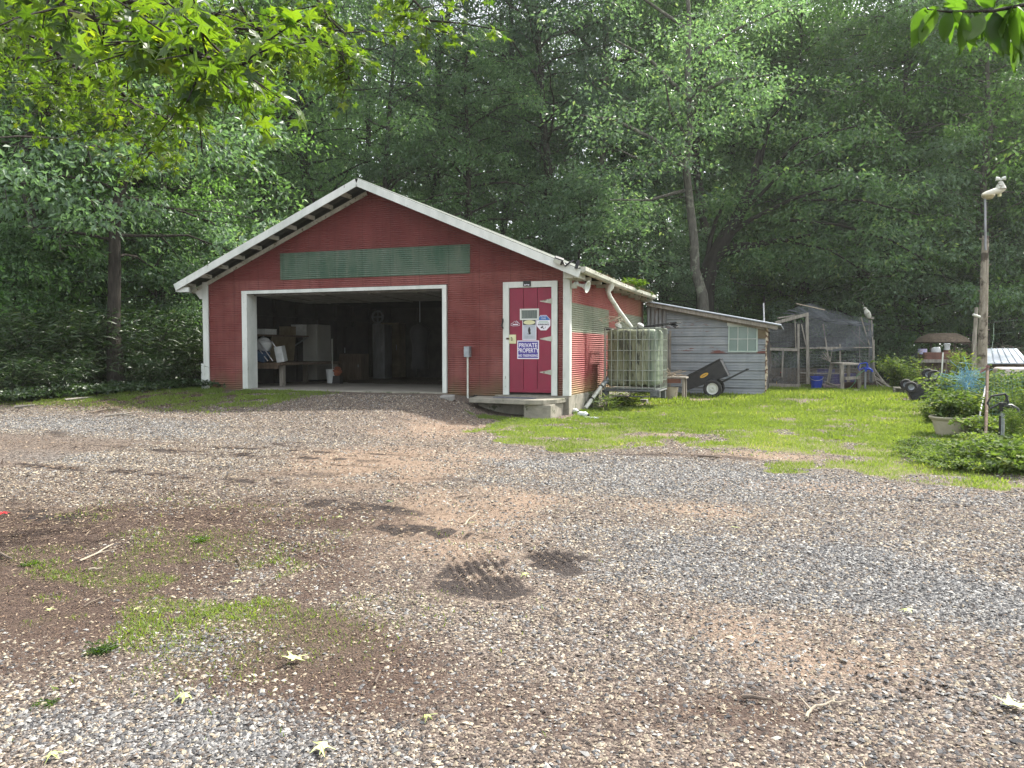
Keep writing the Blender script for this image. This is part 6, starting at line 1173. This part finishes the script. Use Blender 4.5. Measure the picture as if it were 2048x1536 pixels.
for px, d, k_, s, lab in ((1900, 14.5, 'bush', .75, 'bushy plant behind the tan pot'), (1945, 14.2, 'bush', .72, 'bushy plant behind the rusty post'), (1995, 14.0, 'bush', .80, 'bushy plant behind the near hydrant head'), (2040, 13.5, 'bush', .85, 'bushy plant inside the wire fence at the photo edge'), (1920, 17, 'bush', .5, 'small bushy plant under the blue netting'), (1998, 15.5, 'bushtall', .48, 'thin sprout behind the wire fence in front of the white tank'), (2060, 17, 'bush', .7, 'bushy plant in front of the white tank'), (1868, 13.4, 'bush', .4, 'short bushy plant left behind the pot'), (1960, 12.6, 'bush', .62, 'bright bushy plant touching the rusty post'), (2020, 12.4, 'bushtall', .36, 'bushy plant right of the rusty post')):
    p = A(px, 700, d); shrub(k_, (p.x, p.y), 'garden_plant', lab, s, None, 'plant')

for px, py, s_, lab in ((2030, 905, .34, 'loose stalk right of the near hydrant'), (2046, 885, .45, 'tall loose stalk at the right photo edge')):
    p = G(px, py); shrub('bushtall', (p.x, p.y), 'garden_stalk', lab, s_, None, 'plant')

# ------------------------------------------------------------------ things dropped on the gravel
def star(nl, depth, seed=0, curl=.25, L=1.0):
    """palmate leaf outline as a fan with curled lobes"""
    pts = []; angs = np.linspace(-130, 130, nl)
    for i, a in enumerate(angs):
        ra = radians(a); ln = L * (1 - .28 * abs(a) / 130)
        pts += [(ln * .50 * sin(ra - .22), ln * .50 * cos(ra - .22)), (ln * sin(ra), ln * cos(ra)), (ln * .50 * sin(ra + .22), ln * .50 * cos(ra + .22))]
        if i < nl - 1: rb_ = radians((a + angs[i + 1]) / 2); pts.append((depth * L * sin(rb_), depth * L * cos(rb_)))
    pts.append((0, -.06 * L)); V = np.array([(0, .1 * L, 0)] + [(x, y, -curl * (x * x + y * y) / L + .10 * L * (i % 4 == 1) * 0) for i, (x, y) in enumerate(pts)]); n = len(pts)
    return V, [(0, 1 + i, 1 + (i + 1) % n) for i in range(n)]
LV = [(590, 1328, .075, 'pale star leaf lying on dark litter in the lower left'), (372, 1397, .06, 'pale folded star leaf left of the lower middle'), (103, 1522, .055, 'pale star leaf at the bottom left among grey stones'), (640, 1500, .065, 'narrow pale leaf at the bottom left of centre'), (855, 1440, .045, 'greenish leaf on the gravel at the bottom centre'), (270, 1222, .03, 'yellow leaf in the brown litter at the left'), (100, 1225, .035, 'small yellow leaf near the left edge'), (1050, 1158, .045, 'white cupped leaf right of the tread marks'), (945, 1050, .04, 'pale leaf beside the forked twig'), (780, 1010, .045, 'green leaf on the dark rut in the middle'), (2025, 1425, .08, 'large pale leaf at the right edge of the gravel'), (1815, 1228, .05, 'white leaf on the right gravel'), (1470, 1063, .045, 'pale leaf on the gravel above the right middle'), (680, 1040, .035, 'small pale leaf on the grey stone patch'), (475, 1168, .04, 'tiny pale leaf in the grass patch')]
for i, (px, py, L_, lab) in enumerate(LV):
    p = G(px, py); a = random.uniform(0, 6.28); V, fc = star(5, .42, i, .35, 1.0); V = V * L_ * (1 + .30 * (np.random.default_rng(i).random((len(V), 1)) - .5)) * np.array([random.uniform(.7, 1.1), 1, random.uniform(-1, 2)]); R1 = np.array(Euler((random.uniform(-.25, .25), random.uniform(-.25, .25), a)).to_matrix()); V = V @ R1.T + np.array([p.x, p.y, p.z + .022 + L_ * .12]); b = MB(); b.add(V, fc); b.tube([Vector(V[0]), Vector(V[0]) + Vector((cos(a) * L_, sin(a) * L_, -.005))], .0012, 4)
    o = b.build('fallen_leaf', M['leafgreen'] if 'green' in lab and 'greenish' not in lab else M['leafpale']); o.modifiers.new('t', 'SOLIDIFY').thickness = .0008; tag(o, lab, 'leaf', 'leaves fallen on the gravel')
for px, py, s, lab in ((400, 1085, .06, 'cluster of fresh green leaves lying on the litter'), (205, 1300, .06, 'green sprig in the lower left grass patch'), (60, 1130, .05, 'small green weed rosette near the left edge'), (90, 1405, .04, 'small green weed in the bottom left'), (1350, 1390, .0, '')):
    if s: p = G(px, py); shrub('fern', (p.x, p.y), 'green_sprig', lab, s * 6, None, 'sprig')
tw = [([(930, 1052), (938, 1040), (955, 1028)], .006, 'paletwig', 'forked pale twig in the middle of the gravel'), ([(1613, 1440), (1622, 1425), (1650, 1415), (1690, 1408)], .007, 'paletwig', 'curved pale twig on the lower right gravel'), ([(1485, 1400), (1545, 1405)], .010, 'stick', 'dark bark strip on the lower right gravel'), ([(908, 998), (945, 992)], .008, 'stick', 'short dark stick above the forked twig'), ([(160, 1125), (195, 1110), (228, 1092)], .008, 'paletwig', 'pale straight twig in the left litter'), ([(178, 1142), (205, 1140)], .010, 'paletwig', 'short thick pale stick in the left litter'), ([(168, 1212), (215, 1192)], .005, 'stick', 'thin brown twig above the yellow leaf'), ([(0, 1110), (25, 1122)], .010, 'stick', 'dark stick at the left photo edge'), ([(475, 1118), (482, 1132)], .008, 'stick', 'reddish stub of a twig right of the green leaves'), ([(130, 803), (160, 800), (175, 799)], .03, 'weather', 'pale sawn branch lying below the thicket'), ([(30, 817), (70, 815)], .03, 'weather', 'pale log piece at the far left below the thicket'), ([(210, 835), (245, 832), (272, 838)], .02, 'weather', 'crooked pale branch on the left verge'), ([(180, 828), (215, 820), (240, 822)], .016, 'stick', 'brown branch left of the crooked pale branch'), ([(750, 1368), (758, 1352)], .006, 'stick', 'short brown twig below the tread marks'), ([(1395, 915), (1440, 918)], .014, 'stick', 'dark stick at the front edge of the lawn')]
for pts, r_, m_, lab in tw:
    b = MB(); P_ = [G(*p) + Vector((0, 0, r_ + .006)) for p in pts]
    P_ = [P_[0]] + [P_[i].lerp(P_[i + 1], t) + Vector((0, random.uniform(-.01, .01), random.uniform(0, .008))) for i in range(len(P_) - 1) for t in (.33, .66, 1)]
    b.tube(P_, [r_ * (1 - .6 * i / len(P_)) for i in range(len(P_))], 6)
    if len(pts) > 2: b.tube([P_[3], P_[3] + Vector((random.uniform(-.08, .08), .1 if r_ < .01 else .3, .01))], [r_ * .6, r_ * .3], 5)
    tag(b.build('fallen_twig', M[m_], None, smooth_=True), lab, 'twig', 'twigs lying about')
p = G(6, 1033); o = thing('red_flower', 'bright red flower lying at the left edge of the photo', 'flower', p); b = MB()
for k in range(6): a = k * pi / 3; q1 = p + Vector((0, 0, .03)); b.add([q1, q1 + Vector((cos(a - .4) * .03, sin(a - .4) * .03, .012)), q1 + Vector((cos(a) * .055, sin(a) * .055, .0)), q1 + Vector((cos(a + .4) * .03, sin(a + .4) * .03, .012))], [(0, 1, 2, 3)])
b.build('petals', M['redpetal'], o).modifiers.new('t', 'SOLIDIFY').thickness = .001; b = MB(); b.tube([p + Vector((0, 0, .03)), p + Vector((-.06, -.02, .01))], .002, 4); b.build('stem', M['leafgreen'], o)

# ------------------------------------------------------------------ boughs hanging into the picture
def bough_leaves(P, D, L, nl, kind):
    """real leaf shapes (palmate or lanceolate) at P, tip direction D, faces mostly upward"""
    n = len(P)
    if kind == 'star': V0, f0 = star(5, .40, 0, .28)
    else:
        k = 6; xs = np.linspace(0, 1, k); wv = .24 * np.sin(pi * xs ** .8) ** .9; V0 = np.array([(0, x, -.25 * x * x) for x in xs] + [(w_, x, .06 - .25 * x * x) for x, w_ in zip(xs, wv)] + [(-w_, x, .06 - .25 * x * x) for x, w_ in zip(xs, wv)])
        f0 = [t for i in range(k - 1) for t in ((i, i + 1, k + i + 1), (i, k + i + 1, k + i), (i, 2 * k + i + 1, i + 1), (i, 2 * k + i, 2 * k + i + 1))]
    R = rng.normal(size=(n, 3)) * .5; R[:, 2] += 1.0; Sd = unit(np.cross(D, R)); Nn = np.cross(Sd, D)
    V = P[:, None] + L[:, None, None] * (V0[None, :, 0:1] * Sd[:, None] + V0[None, :, 1:2] * D[:, None] + V0[None, :, 2:3] * Nn[:, None])
    return V.reshape(-1, 3), (np.array(f0)[None] + len(V0) * np.arange(n)[:, None, None]).reshape(-1, 3), len(V0)
gt = thing('sweetgum_tree', 'sweetgum hanging bright star shaped leaves into the upper left of the photo', 'tree', (-7.2, 3.2, float(gz(-7.2, 3.2))))
wd = Acc(); PP = []; DD = []; LL = []
wd.add(*tube_np([(-7.2, 3.2, -.7), (-7.1, 3.3, 2), (-7.0, 3.4, 4.2), (-6.8, 3.6, 6.5)], [.26, .22, .19, .15], 12))
def bough(pts, n_sp, per, L, spread, r0=.03, hang=.35):
    P_ = np.array([tuple(A(*p)) for p in pts]); t = np.linspace(0, 1, len(P_)); fine_t = np.linspace(0, 1, 14); C_ = np.stack([np.interp(fine_t, t, P_[:, a]) for a in range(3)], -1) + rng.normal(size=(14, 3)) * .03
    wd.add(*tube_np(C_, np.linspace(r0, .006, 14), 6))
    for k in range(n_sp):
        u = rng.random() ** .8; c = np.array([np.interp(u, fine_t, C_[:, a]) for a in range(3)]); e = c + rng.normal(size=3) * spread * np.array([1, 1, .45]) + np.array([0, 0, -hang * spread])
        wd.add(*tube_np([c, (c + e) / 2 + np.array([0, 0, .06 * spread]), e], [.008, .005, .003], 4))
        m = rng.poisson(per) + 2; tt = rng.uniform(.3, 1.05, m)[:, None]; base = c + (e - c) * tt + rng.normal(size=(m, 3)) * .045
        d = unit(rng.normal(size=(m, 3)) * (1, 1, .45) + (e - c)[None] / (np.linalg.norm(e - c) + .01) * .6 + np.array([0, 0, -.55])); PP.append(base); DD.append(d); LL.append(L * rng.uniform(.65, 1.15, m))
bough([(-250, -260, 5.0), (0, -60, 4.8), (180, 40, 4.6), (330, 90, 4.4), (430, 120, 4.2), (520, 120, 4.2)], 60, 8, .105, .36)
bough([(-200, 60, 7), (60, 60, 7.5), (180, 150, 8), (280, 220, 8.2), (400, 255, 8.4)], 60, 9, .085, .42)
bough([(-200, 130, 8), (60, 110, 8.6), (170, 180, 9), (260, 260, 9.2), (310, 310, 9.2)], 50, 9, .085, .40)
bough([(-250, -140, 7), (80, -60, 7), (250, 20, 7), (420, 60, 7.2), (560, 40, 7.4), (620, 60, 7.6)], 66, 9, .085, .48)
bough([(-100, -300, 7), (400, -160, 7), (600, -40, 7.2), (680, 60, 7.2), (705, 170, 7.2)], 56, 8, .085, .30)
bough([(200, -330, 8), (620, -160, 8), (780, -60, 8), (840, 20, 8), (850, 60, 8)], 40, 8, .085, .34)
bough([(-200, 0, 9), (0, 20, 9), (120, 90, 9.5), (140, 160, 9.5), (80, 230, 9.8)], 52, 9, .085, .5)
bough([(-200, -120, 6), (100, -40, 6), (300, 10, 6.2), (480, 10, 6.4), (560, 90, 6.5), (600, 60, 6.6)], 50, 9, .085, .42)
for p, q in (((-7.0, 3.4, 4.0), A(-250, -260, 5.0)), ((-7.1, 3.3, 3.2), A(-200, 60, 7)), ((-7.0, 3.4, 3.6), A(-200, 130, 8)), ((-6.9, 3.5, 4.6), A(-250, -140, 7)), ((-6.9, 3.5, 5.2), A(-100, -300, 7)), ((-6.8, 3.6, 5.8), A(200, -330, 8)), ((-7.0, 3.4, 3.9), A(-200, 0, 9)), ((-6.9, 3.5, 4.9), A(-200, -120, 6))):
    q = np.array(tuple(q)); p = np.array(p); wd.add(*tube_np([p, (p + q) / 2 + np.array([0, 0, .25]), q], [.07, .05, .03], 7))
off = np.array(gt.location); V, Fc = wd.get(); np_mesh('trunk', V - off, Fc, M['bark_dark'], gt, smooth_=True)
PP = np.concatenate(PP); DD = np.concatenate(DD); LL = np.concatenate(LL); V, Fc, k_ = bough_leaves(PP - off, DD, LL, 5, 'star'); np_mesh('leaves', V, Fc, M['leaf_gum'], gt, attrs=dict(v=np.repeat(rng.random(len(PP)), k_)))
ch = thing('cherry_tree', 'cherry tree hanging long drooping leaves into the upper right corner', 'tree', (3.4, 1.6, float(gz(3.4, 1.6))))
wd = Acc(); off = np.array(ch.location); e0 = np.array(tuple(A(1985, 22, 2.9))); e1 = np.array(tuple(A(2100, 0, 2.9))); wd.add(*tube_np([(3.4, 1.6, -.7), (3.4, 1.65, 1.2), (3.3, 1.7, 3.2)], [.12, .10, .07], 10)); wd.add(*tube_np([(3.4, 1.65, 1.9), (2.9, 1.9, 2.6), e1, e0, tuple(A(1900, 24, 2.9)), tuple(A(1850, 18, 2.9))], [.05, .025, .008, .006, .004, .002], 6))
cl = [(1850, 18, -100, .14), (1872, 20, -110, .13), (1890, 22, -75, .12), (1905, 24, -60, .12), (1925, 26, -85, .14), (1880, 14, -150, .11), (1945, 24, -60, .12), (1965, 24, -100, .15), (1990, 22, -80, .17), (2015, 18, -70, .19), (2040, 14, -95, .17), (2050, 60, -110, .16), (2030, 10, -130, .17), (1990, 14, 150, .12), (1935, 18, 160, .1), (2060, 30, -60, .15), (2045, 5, 100, .15), (1910, 14, 120, .08)]
Pn = []; Dn = []; Ln = []
for px, py, a, L_ in cl:
    for q in range(2): aa = radians(a + random.uniform(-18, 18)); Pn.append(tuple(A(px, py, 2.9 + q * .06 + random.uniform(-.05, .05)))); Dn.append(RT * cos(aa) + np.array([0, 0, 1]) * sin(aa) + np.array([0, 1, 0]) * random.uniform(-.4, .4)); Ln.append(L_ * 1.0)
V, Fc, k_ = bough_leaves(np.array(Pn) - off, unit(np.array(Dn)), np.array(Ln), 1, 'long'); np_mesh('leaves', V, Fc, M['leaf_cherry'], ch, attrs=dict(v=np.repeat(rng.random(len(Pn)), k_)), smooth_=True)
V, Fc = wd.get(); np_mesh('trunk', V - off, Fc, M['bark_dark'], ch, smooth_=True)

# ------------------------------------------------------------------ humid summer air
HZ = MB(); HZ.box(-175, -60, -3.5, 150, 200, 52); hz_o = HZ.build('haze', bpy.data.materials.new('air'))
am = hz_o.data.materials[0]; am.use_nodes = True; am.node_tree.nodes.clear(); vo_ = am.node_tree.nodes.new("ShaderNodeVolumePrincipled"); ao_ = am.node_tree.nodes.new("ShaderNodeOutputMaterial")
vo_.inputs["Color"].default_value = (.93, .97, .95, 1); vo_.inputs["Density"].default_value = .0004; vo_.inputs["Anisotropy"].default_value = .35; am.node_tree.links.new(vo_.outputs[0], ao_.inputs["Volume"]); tag(hz_o, kind='stuff')
cy.volume_bounces = 1; cy.volume_step_rate = 4
